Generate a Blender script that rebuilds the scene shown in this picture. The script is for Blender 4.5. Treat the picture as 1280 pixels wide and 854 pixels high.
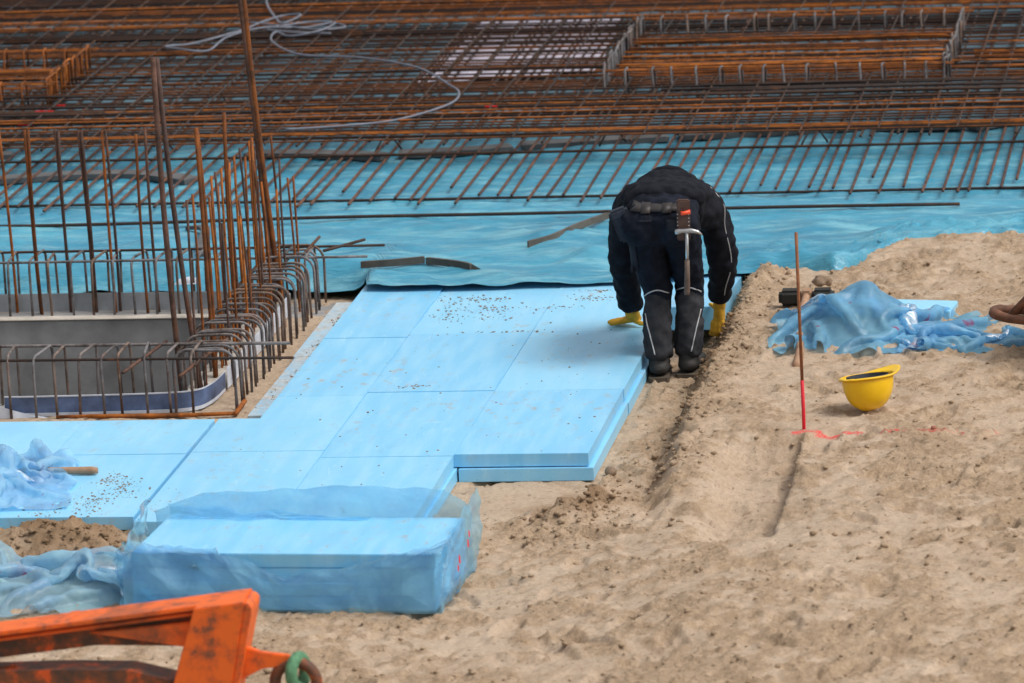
import bpy, bmesh, math, random
import numpy as np
from mathutils import Vector, Matrix, noise as mnoise, Euler
random.seed(7); rng = np.random.default_rng(7)
sc = bpy.context.scene
for o in list(bpy.data.objects): bpy.data.objects.remove(o)
COL = sc.collection

# ------------------------------------------------------------------ camera, sky, sun, exposure
cd = bpy.data.cameras.new('camera'); cam = bpy.data.objects.new('camera', cd); COL.objects.link(cam)
cr = Vector((0.98888071, 0.14131206, -0.04632335)); cu = Vector((0.01448045, 0.21851932, 0.97572518)); cf = Vector((-0.14800428, 0.96554659, -0.21404327))
M = Matrix.Identity(4)
for i in range(3):
    M[i][0] = cr[i]; M[i][1] = cu[i]; M[i][2] = -cf[i]
M.translation = Vector((3.8935, -24.7995, 5.7290)); cam.matrix_world = M
cd.sensor_width = 36; cd.lens = 195.15; cd.clip_start = .5; cd.clip_end = 1000
cd.dof.use_dof = True; cd.dof.focus_distance = 25.6; cd.dof.aperture_fstop = 4.5
sc.camera = cam
SUN_EL, SUN_AZ = math.radians(57), math.radians(98)       # high, right of the site, veiled by cloud
w = bpy.data.worlds.new('World'); sc.world = w; w.use_nodes = True
nt = w.node_tree; bg = nt.nodes['Background']
sky = nt.nodes.new('ShaderNodeTexSky'); sky.sky_type = 'NISHITA'; sky.sun_disc = False
sky.sun_elevation = SUN_EL; sky.sun_rotation = SUN_AZ; sky.dust_density = 4; sky.air_density = 1.2; sky.altitude = 50
hs = nt.nodes.new('ShaderNodeHueSaturation'); hs.inputs['Saturation'].default_value = .28
nt.links.new(sky.outputs[0], hs.inputs['Color']); nt.links.new(hs.outputs[0], bg.inputs[0]); bg.inputs[1].default_value = .105
sd = bpy.data.lights.new('sun', 'SUN'); sun = bpy.data.objects.new('sun', sd); COL.objects.link(sun)
sd.energy = 1.5; sd.angle = math.radians(24); sd.color = (1, .96, .9)
sv = Vector((math.sin(SUN_AZ)*math.cos(SUN_EL), math.cos(SUN_AZ)*math.cos(SUN_EL), math.sin(SUN_EL)))
sun.rotation_euler = sv.to_track_quat('Z', 'Y').to_euler(); sun.location = sv*30
sc.view_settings.view_transform = 'Standard'; sc.view_settings.look = 'None'
sc.view_settings.exposure = 0.40; sc.view_settings.gamma = 1
sc.render.engine = 'CYCLES'

# ------------------------------------------------------------------ materials
def mat(name):
    m = bpy.data.materials.new(name); m.use_nodes = True
    return m, m.node_tree, m.node_tree.nodes['Principled BSDF']
def N(t, typ, **kw):
    n = t.nodes.new(typ)
    for k, v in kw.items():
        if hasattr(n, k): setattr(n, k, v)
        else: n.inputs[k].default_value = v
    return n
def ramp(t, fac, stops):
    r = t.nodes.new('ShaderNodeValToRGB'); e = r.color_ramp.elements
    while len(e) < len(stops): e.new(.5)
    for i, (p, c) in enumerate(stops):
        e[i].position = p; e[i].color = (c[0], c[1], c[2], 1) if len(c) == 3 else c
    t.links.new(fac, r.inputs[0]); return r.outputs[0]
def mixc(t, fac, a, b, mode='MIX'):
    m = t.nodes.new('ShaderNodeMix'); m.data_type = 'RGBA'; m.blend_type = mode
    for sock, v in ((m.inputs[0], fac), (m.inputs[6], a), (m.inputs[7], b)):
        if isinstance(v, (int, float)): sock.default_value = v
        elif isinstance(v, tuple): sock.default_value = (*v[:3], 1)
        else: t.links.new(v, sock)
    return m.outputs[2]
def noise_(t, scale, detail=4, rough=.6, coord='Object', stretch=None, dist=0):
    tc = t.nodes.new('ShaderNodeTexCoord'); src = tc.outputs[coord] if coord != 'World' else t.nodes.new('ShaderNodeNewGeometry').outputs['Position']
    if stretch:
        mp = t.nodes.new('ShaderNodeMapping'); mp.inputs['Scale'].default_value = stretch; t.links.new(src, mp.inputs[0]); src = mp.outputs[0]
    n = t.nodes.new('ShaderNodeTexNoise'); n.inputs['Scale'].default_value = scale; n.inputs['Detail'].default_value = detail
    n.inputs['Roughness'].default_value = rough; n.inputs['Distortion'].default_value = dist
    t.links.new(src, n.inputs['Vector']); return n.outputs[0]
def bump(t, bsdf, h, strength=.5, dist=.01):
    b = t.nodes.new('ShaderNodeBump'); b.inputs['Strength'].default_value = strength; b.inputs['Distance'].default_value = dist
    t.links.new(h, b.inputs['Height']); t.links.new(b.outputs[0], bsdf.inputs['Normal']); return b
def math_(t, op, a, b=0.0):
    m = t.nodes.new('ShaderNodeMath'); m.operation = op
    for i, v in enumerate((a, b)):
        if isinstance(v, (int, float)): m.inputs[i].default_value = v
        else: t.links.new(v, m.inputs[i])
    return m.outputs[0]
MAT = {}
def plain(name, c, rough=.6, var=.25, scale=20, metal=0, bmp=.2, spec=.4):
    m, t, b = mat(name)
    n = noise_(t, scale, 5)
    t.links.new(ramp(t, n, [(.3, tuple(x*(1-var) for x in c)), (.7, tuple(min(1, x*(1+var)) for x in c))]), b.inputs['Base Color'])
    b.inputs['Roughness'].default_value = rough; b.inputs['Metallic'].default_value = metal
    b.inputs['Specular IOR Level'].default_value = spec
    if bmp: bump(t, b, noise_(t, scale*5, 4), bmp, .004)
    MAT[name] = m; return m

def mk_sand():
    m, t, b = mat('sand'); L = t.links
    at = t.nodes.new('ShaderNodeAttribute'); at.attribute_name = 'loose'
    mid = noise_(t, 7, 5, .65, 'World'); fine = noise_(t, 55, 4, .75, 'World')
    c1 = ramp(t, mid, [(.3, (.38, .262, .163)), (.5, (.48, .345, .225)), (.68, (.56, .42, .29))])
    c2 = ramp(t, fine, [(.36, (.29, .195, .12)), (.64, (.61, .455, .32))])
    rough_ = mixc(t, .5, c1, c2)
    smooth_ = mixc(t, .35, ramp(t, noise_(t, 3, 5, .6, 'World'), [(.35, (.42, .32, .235)), (.65, (.52, .415, .32))]), c2)
    c = mixc(t, at.outputs['Fac'], smooth_, rough_)
    pat = noise_(t, 4.5, 6, .72, 'World', (1, 1, .3)); c = mixc(t, ramp(t, pat, [(.58, (0, 0, 0)), (.70, (.4, .4, .4))]), c, (.34, .22, .13))
    crk = noise_(t, 15, 3, .6, 'World', (1, 1, .3), .6); c = mixc(t, ramp(t, crk, [(.64, (0, 0, 0)), (.70, (.6, .6, .6))]), c, (.22, .145, .09))
    # freshly dug, damp sand: the loose pile, the cut bank and the heap left of the pack
    gp = t.nodes.new('ShaderNodeNewGeometry')
    for (px_, py_, rx_, ry_) in ((.60, -1.80, .24, .30), (-1.45, -2.5, .45, .32), (.93, .6, .07, 2.0)):
        mp_ = t.nodes.new('ShaderNodeMapping'); mp_.inputs['Location'].default_value = (-px_/rx_, -py_/ry_, 0); mp_.inputs['Scale'].default_value = (1/rx_, 1/ry_, 0); L.new(gp.outputs['Position'], mp_.inputs[0])
        ln = t.nodes.new('ShaderNodeVectorMath'); ln.operation = 'LENGTH'; L.new(mp_.outputs[0], ln.inputs[0])
        dm = math_(t, 'ADD', ln.outputs['Value'], math_(t, 'MULTIPLY', math_(t, 'SUBTRACT', mid, .5), 1.6))
        c = mixc(t, ramp(t, dm, [(.5, (.75, .75, .75)), (1.0, (0, 0, 0))]), c, (.25, .155, .085))
    sp = noise_(t, 34, 2, .5, 'World')                                   # small scattered dark specks
    c = mixc(t, ramp(t, sp, [(.64, (0, 0, 0)), (.72, (.6, .6, .6))]), c, (.14, .095, .06))
    # sprayed red survey mark beside the stake
    g = t.nodes.new('ShaderNodeNewGeometry'); s = t.nodes.new('ShaderNodeSeparateXYZ'); L.new(g.outputs['Position'], s.inputs[0])
    wob = noise_(t, 22, 4, .7, 'World')
    dy = math_(t, 'ABSOLUTE', math_(t, 'ADD', s.outputs[1], 1.15)); dx = math_(t, 'SUBTRACT', s.outputs[0], 1.52)
    fade = math_(t, 'MULTIPLY', math_(t, 'GREATER_THAN', dx, -.03), math_(t, 'SUBTRACT', 1.0, math_(t, 'MULTIPLY', dx, .95)))
    band = math_(t, 'SUBTRACT', 1.0, math_(t, 'MULTIPLY', dy, 17.0))
    f = math_(t, 'MULTIPLY', math_(t, 'MINIMUM', band, fade), 1.0)
    f = math_(t, 'ADD', f, math_(t, 'MULTIPLY', math_(t, 'SUBTRACT', wob, .5), 2.2))
    red = math_(t, 'MULTIPLY', ramp(t, f, [(.30, (0, 0, 0)), (.80, (.9, .9, .9))]), ramp(t, noise_(t, 120, 3, .7, 'World'), [(.36, (.15, .15, .15)), (.56, (1, 1, 1))]))
    lim = math_(t, 'MULTIPLY', math_(t, 'LESS_THAN', dy, .13), math_(t, 'MULTIPLY', math_(t, 'GREATER_THAN', dx, -.06), math_(t, 'LESS_THAN', dx, 1.0)))
    c = mixc(t, math_(t, 'MULTIPLY', red, lim), c, (.75, .02, .035))
    L.new(c, b.inputs['Base Color']); b.inputs['Roughness'].default_value = .95; b.inputs['Specular IOR Level'].default_value = .15
    h = math_(t, 'ADD', noise_(t, 45, 5, .75, 'World'), math_(t, 'MULTIPLY', noise_(t, 140, 4, .8, 'World'), .8))
    bn = bump(t, b, h, .8, .02); L.new(math_(t, 'ADD', math_(t, 'MULTIPLY', at.outputs['Fac'], .32), .36), bn.inputs['Strength'])
    MAT['sand'] = m
mk_sand()

def mk_foam():
    m, t, b = mat('blue_foam'); L = t.links
    oi = t.nodes.new('ShaderNodeObjectInfo')
    base = ramp(t, oi.outputs['Random'], [(0, (.20, .57, .86)), (.5, (.24, .61, .88)), (1, (.29, .66, .90))])
    st = noise_(t, 3, 4, .5, 'World', (5.0, .7, 1)); c = mixc(t, ramp(t, st, [(.4, (0, 0, 0)), (.7, (.55, .55, .55))]), base, (.38, .70, .91))
    st2 = noise_(t, 2.2, 5, .6, 'World'); c = mixc(t, ramp(t, st2, [(.5, (0, 0, 0)), (.7, (.45, .45, .45))]), c, (.22, .53, .83))
    sc1 = noise_(t, 11, 5, .75, 'World', (1.6, .35, 1), 1.5); c = mixc(t, ramp(t, sc1, [(.60, (0, 0, 0)), (.68, (.4, .4, .4))]), c, (.50, .78, .90))
    sc2 = noise_(t, 6, 5, .8, 'World', (1, .5, 1), 2.0); c = mixc(t, ramp(t, sc2, [(.60, (0, 0, 0)), (.74, (.5, .5, .5))]), c, (.20, .42, .58))
    # dusty smears and sand grit, heavier in some places
    d1 = noise_(t, 1.3, 3, .5, 'World'); d2 = noise_(t, 16, 4, .7, 'World', (1, .6, 1))
    k = math_(t, 'MULTIPLY', ramp(t, d1, [(.44, (0, 0, 0)), (.6, (1, 1, 1))]), ramp(t, d2, [(.55, (0, 0, 0)), (.7, (.8, .8, .8))]))
    c = mixc(t, k, c, (.42, .34, .26))
    sp = noise_(t, 85, 2, .5, 'World'); c = mixc(t, ramp(t, sp, [(.74, (0, 0, 0)), (.77, (.7, .7, .7))]), c, (.12, .10, .09))
    L.new(c, b.inputs['Base Color']); b.inputs['Roughness'].default_value = .36; b.inputs['Specular IOR Level'].default_value = .55
    b.inputs['Subsurface Weight'].default_value = .0
    bump(t, b, noise_(t, 90, 4, .6, 'World'), .12, .004)
    MAT['foam'] = m
    m2 = m.copy(); m2.name = 'dusty_foam'; t = m2.node_tree; b = t.nodes['Principled BSDF']; src = b.inputs['Base Color'].links[0].from_socket
    dn = noise_(t, 9, 5, .7, 'World'); dc = ramp(t, noise_(t, 30, 4, .7, 'World'), [(.35, (.42, .36, .29)), (.6, (.60, .62, .62))])
    t.links.new(mixc(t, ramp(t, dn, [(.35, (.25, .25, .25)), (.6, (.95, .95, .95))]), src, dc), b.inputs['Base Color']); MAT['foam_dusty'] = m2
mk_foam()

def mk_film(name, col, alpha_lo, alpha_hi, prints=False):
    m, t, b = mat(name); L = t.links; t.nodes.remove(b); out = t.nodes['Material Output']
    n = noise_(t, 5, 5, .6, 'World'); c = ramp(t, n, [(.35, tuple(x*.82 for x in col)), (.7, tuple(min(1, x*1.2+.03) for x in col))])
    if prints:
        pn = noise_(t, 7.5, 2, .5, 'World', (1, 1.6, 1)); c = mixc(t, ramp(t, pn, [(.69, (0, 0, 0)), (.72, (.8, .8, .8))]), c, (.55, .03, .12))
    d = t.nodes.new('ShaderNodeBsdfDiffuse'); tr = t.nodes.new('ShaderNodeBsdfTranslucent'); tp = t.nodes.new('ShaderNodeBsdfTransparent'); g = t.nodes.new('ShaderNodeBsdfGlossy')
    L.new(c, d.inputs[0]); L.new(c, tr.inputs[0]); tp.inputs[0].default_value = (*[min(1, x*.55+.45) for x in col], 1)
    g.inputs['Roughness'].default_value = .26; g.inputs[0].default_value = (1, 1, 1, 1)
    m1 = t.nodes.new('ShaderNodeMixShader'); m1.inputs[0].default_value = .45; L.new(d.outputs[0], m1.inputs[1]); L.new(tr.outputs[0], m1.inputs[2])
    m2 = t.nodes.new('ShaderNodeMixShader'); a = noise_(t, 3, 3, .5, 'World')
    mr = t.nodes.new('ShaderNodeMapRange'); mr.inputs[1].default_value = .3; mr.inputs[2].default_value = .7; mr.inputs[3].default_value = alpha_lo; mr.inputs[4].default_value = alpha_hi
    L.new(a, mr.inputs[0]); L.new(mr.outputs[0], m2.inputs[0]); L.new(tp.outputs[0], m2.inputs[1]); L.new(m1.outputs[0], m2.inputs[2])
    m3 = t.nodes.new('ShaderNodeMixShader'); lw = t.nodes.new('ShaderNodeFresnel'); lw.inputs[0].default_value = 1.4
    L.new(math_(t, 'MULTIPLY', lw.outputs[0], .55), m3.inputs[0]); L.new(m2.outputs[0], m3.inputs[1]); L.new(g.outputs[0], m3.inputs[2])
    bb = t.nodes.new('ShaderNodeBump'); bb.inputs['Strength'].default_value = .4; bb.inputs['Distance'].default_value = .008
    L.new(noise_(t, 26, 4, .6, 'World', None, 1.2), bb.inputs['Height'])
    for x in (d, g, tr): L.new(bb.outputs[0], x.inputs['Normal'])
    L.new(m3.outputs[0], out.inputs[0]); MAT[name] = m
mk_film('film', (.40, .74, 1.0), .30, .54)
mk_film('film_printed', (.27, .62, .93), .55, .85, True)
mk_film('film_pale', (.46, .75, 1.0), .46, .72, True)

def mk_foil():
    m, t, b = mat('teal_foil'); L = t.links
    n = noise_(t, 1.4, 6, .6, 'World', (1, 1.6, 1)); c = ramp(t, n, [(.32, (.045, .24, .37)), (.55, (.065, .32, .465)), (.72, (.10, .39, .52))])
    n2 = noise_(t, 3, 5, .7, 'World', (.6, 3, 1)); c = mixc(t, ramp(t, n2, [(.48, (0, 0, 0)), (.66, (.65, .65, .65))]), c, (.24, .53, .61))
    n3 = noise_(t, 9, 4, .6, 'World'); c = mixc(t, ramp(t, n3, [(.62, (0, 0, 0)), (.75, (.5, .5, .5))]), c, (.03, .20, .33))
    gp = t.nodes.new('ShaderNodeNewGeometry'); sx_ = t.nodes.new('ShaderNodeSeparateXYZ'); L.new(gp.outputs['Position'], sx_.inputs[0])   # part under the mats: grey-blue, their shade and some dust painted in
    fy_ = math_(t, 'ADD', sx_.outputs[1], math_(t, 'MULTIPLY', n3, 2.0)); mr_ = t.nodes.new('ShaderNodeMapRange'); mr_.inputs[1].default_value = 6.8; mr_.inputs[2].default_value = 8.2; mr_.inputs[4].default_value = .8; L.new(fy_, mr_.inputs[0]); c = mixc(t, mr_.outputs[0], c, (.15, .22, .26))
    L.new(c, b.inputs['Base Color']); b.inputs['Roughness'].default_value = .27; b.inputs['Specular IOR Level'].default_value = .5
    bump(t, b, noise_(t, 14, 5, .6, 'World', (.35, 2.4, 1), 1.2), .75, .016); MAT['foil'] = m
mk_foil()

def mk_rust(name, stops, red=False):
    m, t, b = mat(name); L = t.links
    oi = t.nodes.new('ShaderNodeObjectInfo')
    c = ramp(t, oi.outputs['Random'], stops)
    n = noise_(t, 9, 5, .7, 'World'); c = mixc(t, ramp(t, n, [(.42, (0, 0, 0)), (.62, (.75, .75, .75))]), c, (.04, .024, .018))
    n2 = noise_(t, 4, 4, .7, 'World'); c = mixc(t, ramp(t, n2, [(.58, (0, 0, 0)), (.72, (.30, .30, .30))]), c, (.36, .115, .026))
    if red:
        g = t.nodes.new('ShaderNodeNewGeometry')
        for (x, y, r_) in red:
            vd = t.nodes.new('ShaderNodeVectorMath'); vd.operation = 'DISTANCE'; vd.inputs[1].default_value = (x, y, .18); L.new(g.outputs['Position'], vd.inputs[0])
            f = math_(t, 'LESS_THAN', vd.outputs['Value'], r_); c = mixc(t, f, c, (.6, .012, .01))
    L.new(c, b.inputs['Base Color']); b.inputs['Roughness'].default_value = .8; b.inputs['Specular IOR Level'].default_value = .25
    # rolled ribs of the bar
    wv = t.nodes.new('ShaderNodeTexNoise'); wv.inputs['Scale'].default_value = 70; tc = t.nodes.new('ShaderNodeNewGeometry'); L.new(tc.outputs['Position'], wv.inputs['Vector'])
    bump(t, b, wv.outputs[0], .6, .006); MAT[name] = m
mk_rust('rust_mat', [(0, (.028, .019, .017)), (.4, (.045, .025, .019)), (.65, (.085, .036, .019)), (.85, (.20, .066, .019)), (1, (.30, .095, .022))],
        [(-3.62, 7.05, .05), (-3.60, 6.8, .07), (-3.62, 6.55, .06), (-3.66, 6.25, .05), (-3.69, 6.0, .06), (.06, 6.5, .05), (-.95, 6.4, .05)])
mk_rust('rust_bright', [(0, (.18, .058, .016)), (.5, (.34, .10, .019)), (1, (.50, .155, .024))])
mk_rust('rust_dark', [(0, (.035, .028, .026)), (.5, (.055, .038, .032)), (1, (.085, .046, .03))])
mk_rust('rust_finger', [(0, (.085, .055, .048)), (.5, (.125, .07, .055)), (1, (.17, .08, .05))])
mk_rust('rust_grey', [(0, (.15, .145, .15)), (.6, (.22, .21, .215)), (1, (.22, .15, .11))])
plain('rust_stake', (.26, .10, .04), .75, .4, 25)
plain('concrete', (.31, .305, .30), .9, .35, 3.5, 0, .3)
plain('concrete_pale', (.5, .45, .39), .95, .3, 6, 0, .4)
plain('strip_grey', (.11, .108, .108), .75, .3, 8)
plain('strip_brown', (.11, .095, .08), .8, .3, 10)
plain('pale_sheet', (.62, .58, .68), .6, .12, 3)
plain('navy_film', (.09, .13, .24), .5, .55, 9)
plain('white_film', (.62, .66, .74), .45, .2, 9)
plain('grey_sheet', (.33, .35, .37), .6, .25, 7)
plain('wood', (.38, .22, .13), .65, .3, 14)
plain('black_rubber', (.022, .021, .018), .75, .4, 12)
plain('yellow_plastic', (.86, .52, .010), .35, .08, 6, 0, .03)
plain('dark_lining', (.06, .07, .09), .9, .3, 15)
plain('jacket', (.012, .013, .018), .85, .35, 25, 0, .35, .12)
plain('trousers', (.010, .012, .020), .85, .45, 16, 0, .35, .12)
plain('trouser_panel', (.038, .038, .042), .85, .35, 22, 0, .35, .12)
plain('belt_leather', (.035, .029, .028), .5, .4, 14)
plain('trousers_seam', (.022, .024, .032), .85, .3, 22, 0, .3, .12)
plain('boot', (.03, .028, .026), .7, .5, 18)
plain('boot_sole', (.09, .07, .05), .9, .4, 20)
plain('glove_yellow', (.62, .34, .03), .85, .25, 28, 0, .3)
plain('skin', (.45, .24, .16), .55, .1, 20)
plain('hair', (.03, .02, .015), .6, .3, 60)
plain('piping', (.5, .5, .5), .5, .1, 20)
plain('leather', (.10, .055, .042), .6, .4, 25)
plain('pouch_blue', (.028, .034, .05), .8, .3, 20)
plain('steel', (.5, .5, .5), .35, .15, 20, .9, 0)
plain('hammer_grip', (.13, .09, .07), .7, .3, 25)
plain('orange_red_plastic', (.85, .09, .03), .4, .1, 20, 0, 0)
plain('red_paint', (.72, .02, .04), .6, .15, 30, 0, .1)
plain('hose_grey', (.17, .18, .22), .5, .2, 10)
plain('rope_green', (.10, .24, .13), .9, .45, 40, 0, .6)
plain('wheelbarrow_rust', (.16, .07, .04), .7, .45, 18)
plain('stone', (.24, .17, .115), .95, .3, 20)
def mk_orange():
    m, t, b = mat('orange_paint'); L = t.links
    n = noise_(t, 12, 6, .7, 'World'); c = ramp(t, n, [(.48, (.86, .15, .014)), (.58, (.66, .115, .02)), (.66, (.22, .075, .035)), (.8, (.08, .05, .04))])
    n2 = noise_(t, 3, 4, .6, 'World'); c = mixc(t, ramp(t, n2, [(.52, (0, 0, 0)), (.68, (.75, .75, .75))]), c, (.22, .07, .03))
    L.new(c, b.inputs['Base Color']); b.inputs['Roughness'].default_value = .5; bump(t, b, n, .25, .005); MAT['orange'] = m
    m, t, b = mat('orange_dirty')
    n = noise_(t, 13, 6, .7, 'World'); c = ramp(t, n, [(.35, (.62, .09, .012)), (.45, (.20, .06, .022)), (.6, (.075, .042, .028))])
    t.links.new(c, b.inputs['Base Color']); b.inputs['Roughness'].default_value = .7; bump(t, b, n, .25, .005); MAT['orange_dirty'] = m
mk_orange()

# ------------------------------------------------------------------ helpers
def raw(name, V, F, smooth=False):
    me = bpy.data.meshes.new(name); me.from_pydata([tuple(map(float, v)) for v in V], [], [tuple(int(i) for i in f) for f in F]); me.update()
    if smooth: me.polygons.foreach_set('use_smooth', [True]*len(me.polygons))
    return me
def obj(name, me, m=None, parent=None, loc=(0, 0, 0), rot=(0, 0, 0), scale=(1, 1, 1)):
    o = bpy.data.objects.new(name, me); COL.objects.link(o)
    if m is not None and me is not None and len(me.materials) == 0: me.materials.append(MAT[m] if isinstance(m, str) else m)
    o.parent = parent; o.location = loc; o.rotation_euler = rot; o.scale = scale
    return o
def tag(o, label, cat, group=None, kind=None):
    o['label'] = label; o['category'] = cat
    if group: o['group'] = group
    if kind: o['kind'] = kind
    return o
def thing(name, label, cat, loc=(0, 0, 0), rz=0, group=None):
    o = obj(name, None, None, None, loc, (0, 0, rz)); o.empty_display_size = .1
    return tag(o, label, cat, group)
def grid_faces(nu, nv, closed_u=False):
    F = []
    for i in range(nu if closed_u else nu-1):
        for j in range(nv-1):
            a = i*nv+j; b_ = ((i+1) % nu)*nv+j
            F.append((a, b_, b_+1, a+1))
    return F
def tube(pts, r, sides=6, cap=True):
    P = np.array(pts, float); n = len(P)
    R = np.full(n, r) if np.isscalar(r) else np.array(r, float)
    T = np.gradient(P, axis=0); T /= np.linalg.norm(T, axis=1)[:, None]+1e-12
    up = np.array([0, 0, 1.]) if abs(T[0][2]) < .9 else np.array([1., 0, 0])
    u = np.cross(T[0], up); u /= np.linalg.norm(u); V = []
    for i in range(n):
        u = u - T[i]*(u@T[i]); u /= np.linalg.norm(u); v = np.cross(T[i], u)
        for k in range(sides):
            a = 2*math.pi*k/sides; V.append(P[i]+R[i]*(math.cos(a)*u+math.sin(a)*v))
    F = [(i*sides+k, i*sides+(k+1) % sides, (i+1)*sides+(k+1) % sides, (i+1)*sides+k) for i in range(n-1) for k in range(sides)]
    if cap: F += [tuple(range(sides))[::-1], tuple(range((n-1)*sides, n*sides))]
    return V, F
def tube_me(name, pts, r, sides=6):
    return raw(name, *tube(pts, r, sides), smooth=True)
def merge(parts):
    V, F = [], []
    for v, f in parts:
        k = len(V); V += list(v); F += [tuple(i+k for i in q) for q in f]
    return V, F
def box_me(name, sx, sy, sz, bev=.003, seg=1, org=(0, 0, 0)):
    bm = bmesh.new(); bmesh.ops.create_cube(bm, size=1)
    for v in bm.verts: v.co = Vector((v.co.x*sx+org[0], v.co.y*sy+org[1], v.co.z*sz+org[2]))
    if bev: bmesh.ops.bevel(bm, geom=list(bm.edges), offset=bev, segments=seg, affect='EDGES', clamp_overlap=True)
    me = bpy.data.meshes.new(name); bm.to_mesh(me); bm.free(); return me
def prism_me(name, poly, z0, z1, bev=.003, seg=1):
    bm = bmesh.new(); vs = [bm.verts.new((x, y, z0)) for x, y in poly]; f = bm.faces.new(vs)
    r_ = bmesh.ops.extrude_face_region(bm, geom=[f])
    for v in r_['geom']:
        if isinstance(v, bmesh.types.BMVert): v.co.z = z1
    bmesh.ops.recalc_face_normals(bm, faces=list(bm.faces))
    if bev: bmesh.ops.bevel(bm, geom=list(bm.edges), offset=bev, segments=seg, affect='EDGES', clamp_overlap=True)
    me = bpy.data.meshes.new(name); bm.to_mesh(me); bm.free(); return me
def spline(pts, n):
    P = np.array(pts, float); k = len(P); out = []
    for t_ in np.linspace(0, k-1-1e-9, n):
        i = int(t_); s = t_-i
        p0, p1, p2, p3 = P[max(i-1, 0)], P[i], P[min(i+1, k-1)], P[min(i+2, k-1)]
        out.append(.5*((2*p1)+(-p0+p2)*s+(2*p0-5*p1+4*p2-p3)*s*s+(-p0+3*p1-3*p2+p3)*s**3))
    return np.array(out)
def perlin(x, y, seed=0):
    x = np.asarray(x, float); y = np.asarray(y, float)
    xi = np.floor(x).astype(np.int64); yi = np.floor(y).astype(np.int64); xf = x-xi; yf = y-yi
    def g(ix, iy, dx, dy):
        h = (ix*374761393+iy*668265263+seed*974634751) & 0xffffffff
        h = ((h ^ (h >> 13))*1274126177) & 0xffffffff; h = h ^ (h >> 16)
        a = (h & 0xffff)/65536.0*2*math.pi
        return np.cos(a)*dx+np.sin(a)*dy
    u = xf*xf*xf*(xf*(xf*6-15)+10); v = yf*yf*yf*(yf*(yf*6-15)+10)
    a = g(xi, yi, xf, yf)*(1-u)+g(xi+1, yi, xf-1, yf)*u; b_ = g(xi, yi+1, xf, yf-1)*(1-u)+g(xi+1, yi+1, xf-1, yf-1)*u
    return (a*(1-v)+b_*v)*1.5
def sstep(x, a, b_):
    t_ = np.clip((np.asarray(x, float)-a)/(b_-a), 0, 1); return t_*t_*(3-2*t_)

# ------------------------------------------------------------------ sand ground (one sheet to the horizon)
def foil_front(X):
    pts = [(-9, 2.66), (-1.3, 2.66), (-1.05, 2.60), (-.98, 2.24), (-.6, 2.22), (.3, 2.30), (.78, 2.42), (.95, 2.44), (1.2, 2.40), (1.38, 2.30), (1.46, 2.34), (1.55, 2.62), (1.70, 2.95), (2.29, 3.04), (3, 3.10), (9, 3.2)]
    return np.interp(X, [p[0] for p in pts], [p[1] for p in pts])
fp = [(rng.uniform(-1.0, 3.2), rng.uniform(-6, 2.9), rng.uniform(0, math.pi), rng.uniform(.7, 1.2)) for _ in range(330)]
PILE = (.60, -1.80)
def sand_base(X, Y):
    X = np.asarray(X, float); Y = np.asarray(Y, float)
    wob = .05*perlin(X*2.5, Y*2.5, 3)+.03*perlin(X*7, Y*7, 4)
    bank = -.125+.175*sstep(X+wob, .87, 1.02)                                       # bank beside the laid boards
    front = -.125+.13*sstep(X+.12*perlin(X*1.1, Y*1.1, 5)-.10*(Y+3), .35, 1.9)        # worn ramp in the foreground
    k = sstep(Y+.15*perlin(X*2, Y*2, 6), -2.35, -1.25)
    z = front*(1-k)+bank*k
    z = z+.03*sstep(Y, 1.5, 3.0)*sstep(X, 1.1, 1.9)
    # shallow dug-out beside the stake with a sharp right edge
    ex = X+.006*perlin(X*14, Y*14, 8)+.006*perlin(X*3, Y*5, 14)+.02*(Y+1.9)*0
    dig = sstep(ex, 1.12, 1.34)*(1-sstep(ex, 1.540, 1.552))*sstep(Y+.02*perlin(X*20, Y*20, 9), -2.68, -2.58)*(1-sstep(Y, -1.35, -1.16))
    z = z-.095*dig
    r2 = ((X-PILE[0])/.17)**2+((Y-PILE[1])/.26)**2
    z = z+np.exp(-r2)*(.10+.045*perlin(X*12, Y*12, 11)+.02*perlin(X*38, Y*38, 12))
    r2 = ((X-1.02)/.13)**2+((Y-2.2)/.22)**2
    z = z+np.exp(-r2)*(.03+.05*perlin(X*15, Y*15, 13))
    r2 = ((X+1.50)/.38)**2+((Y+2.44)/.20)**2                                        # loose sand heaped left of the packed boards
    z = z+np.exp(-r2)*(.135+.02*perlin(X*14, Y*14, 15)+.02*perlin(X*35, Y*35, 16))
    return z
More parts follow.
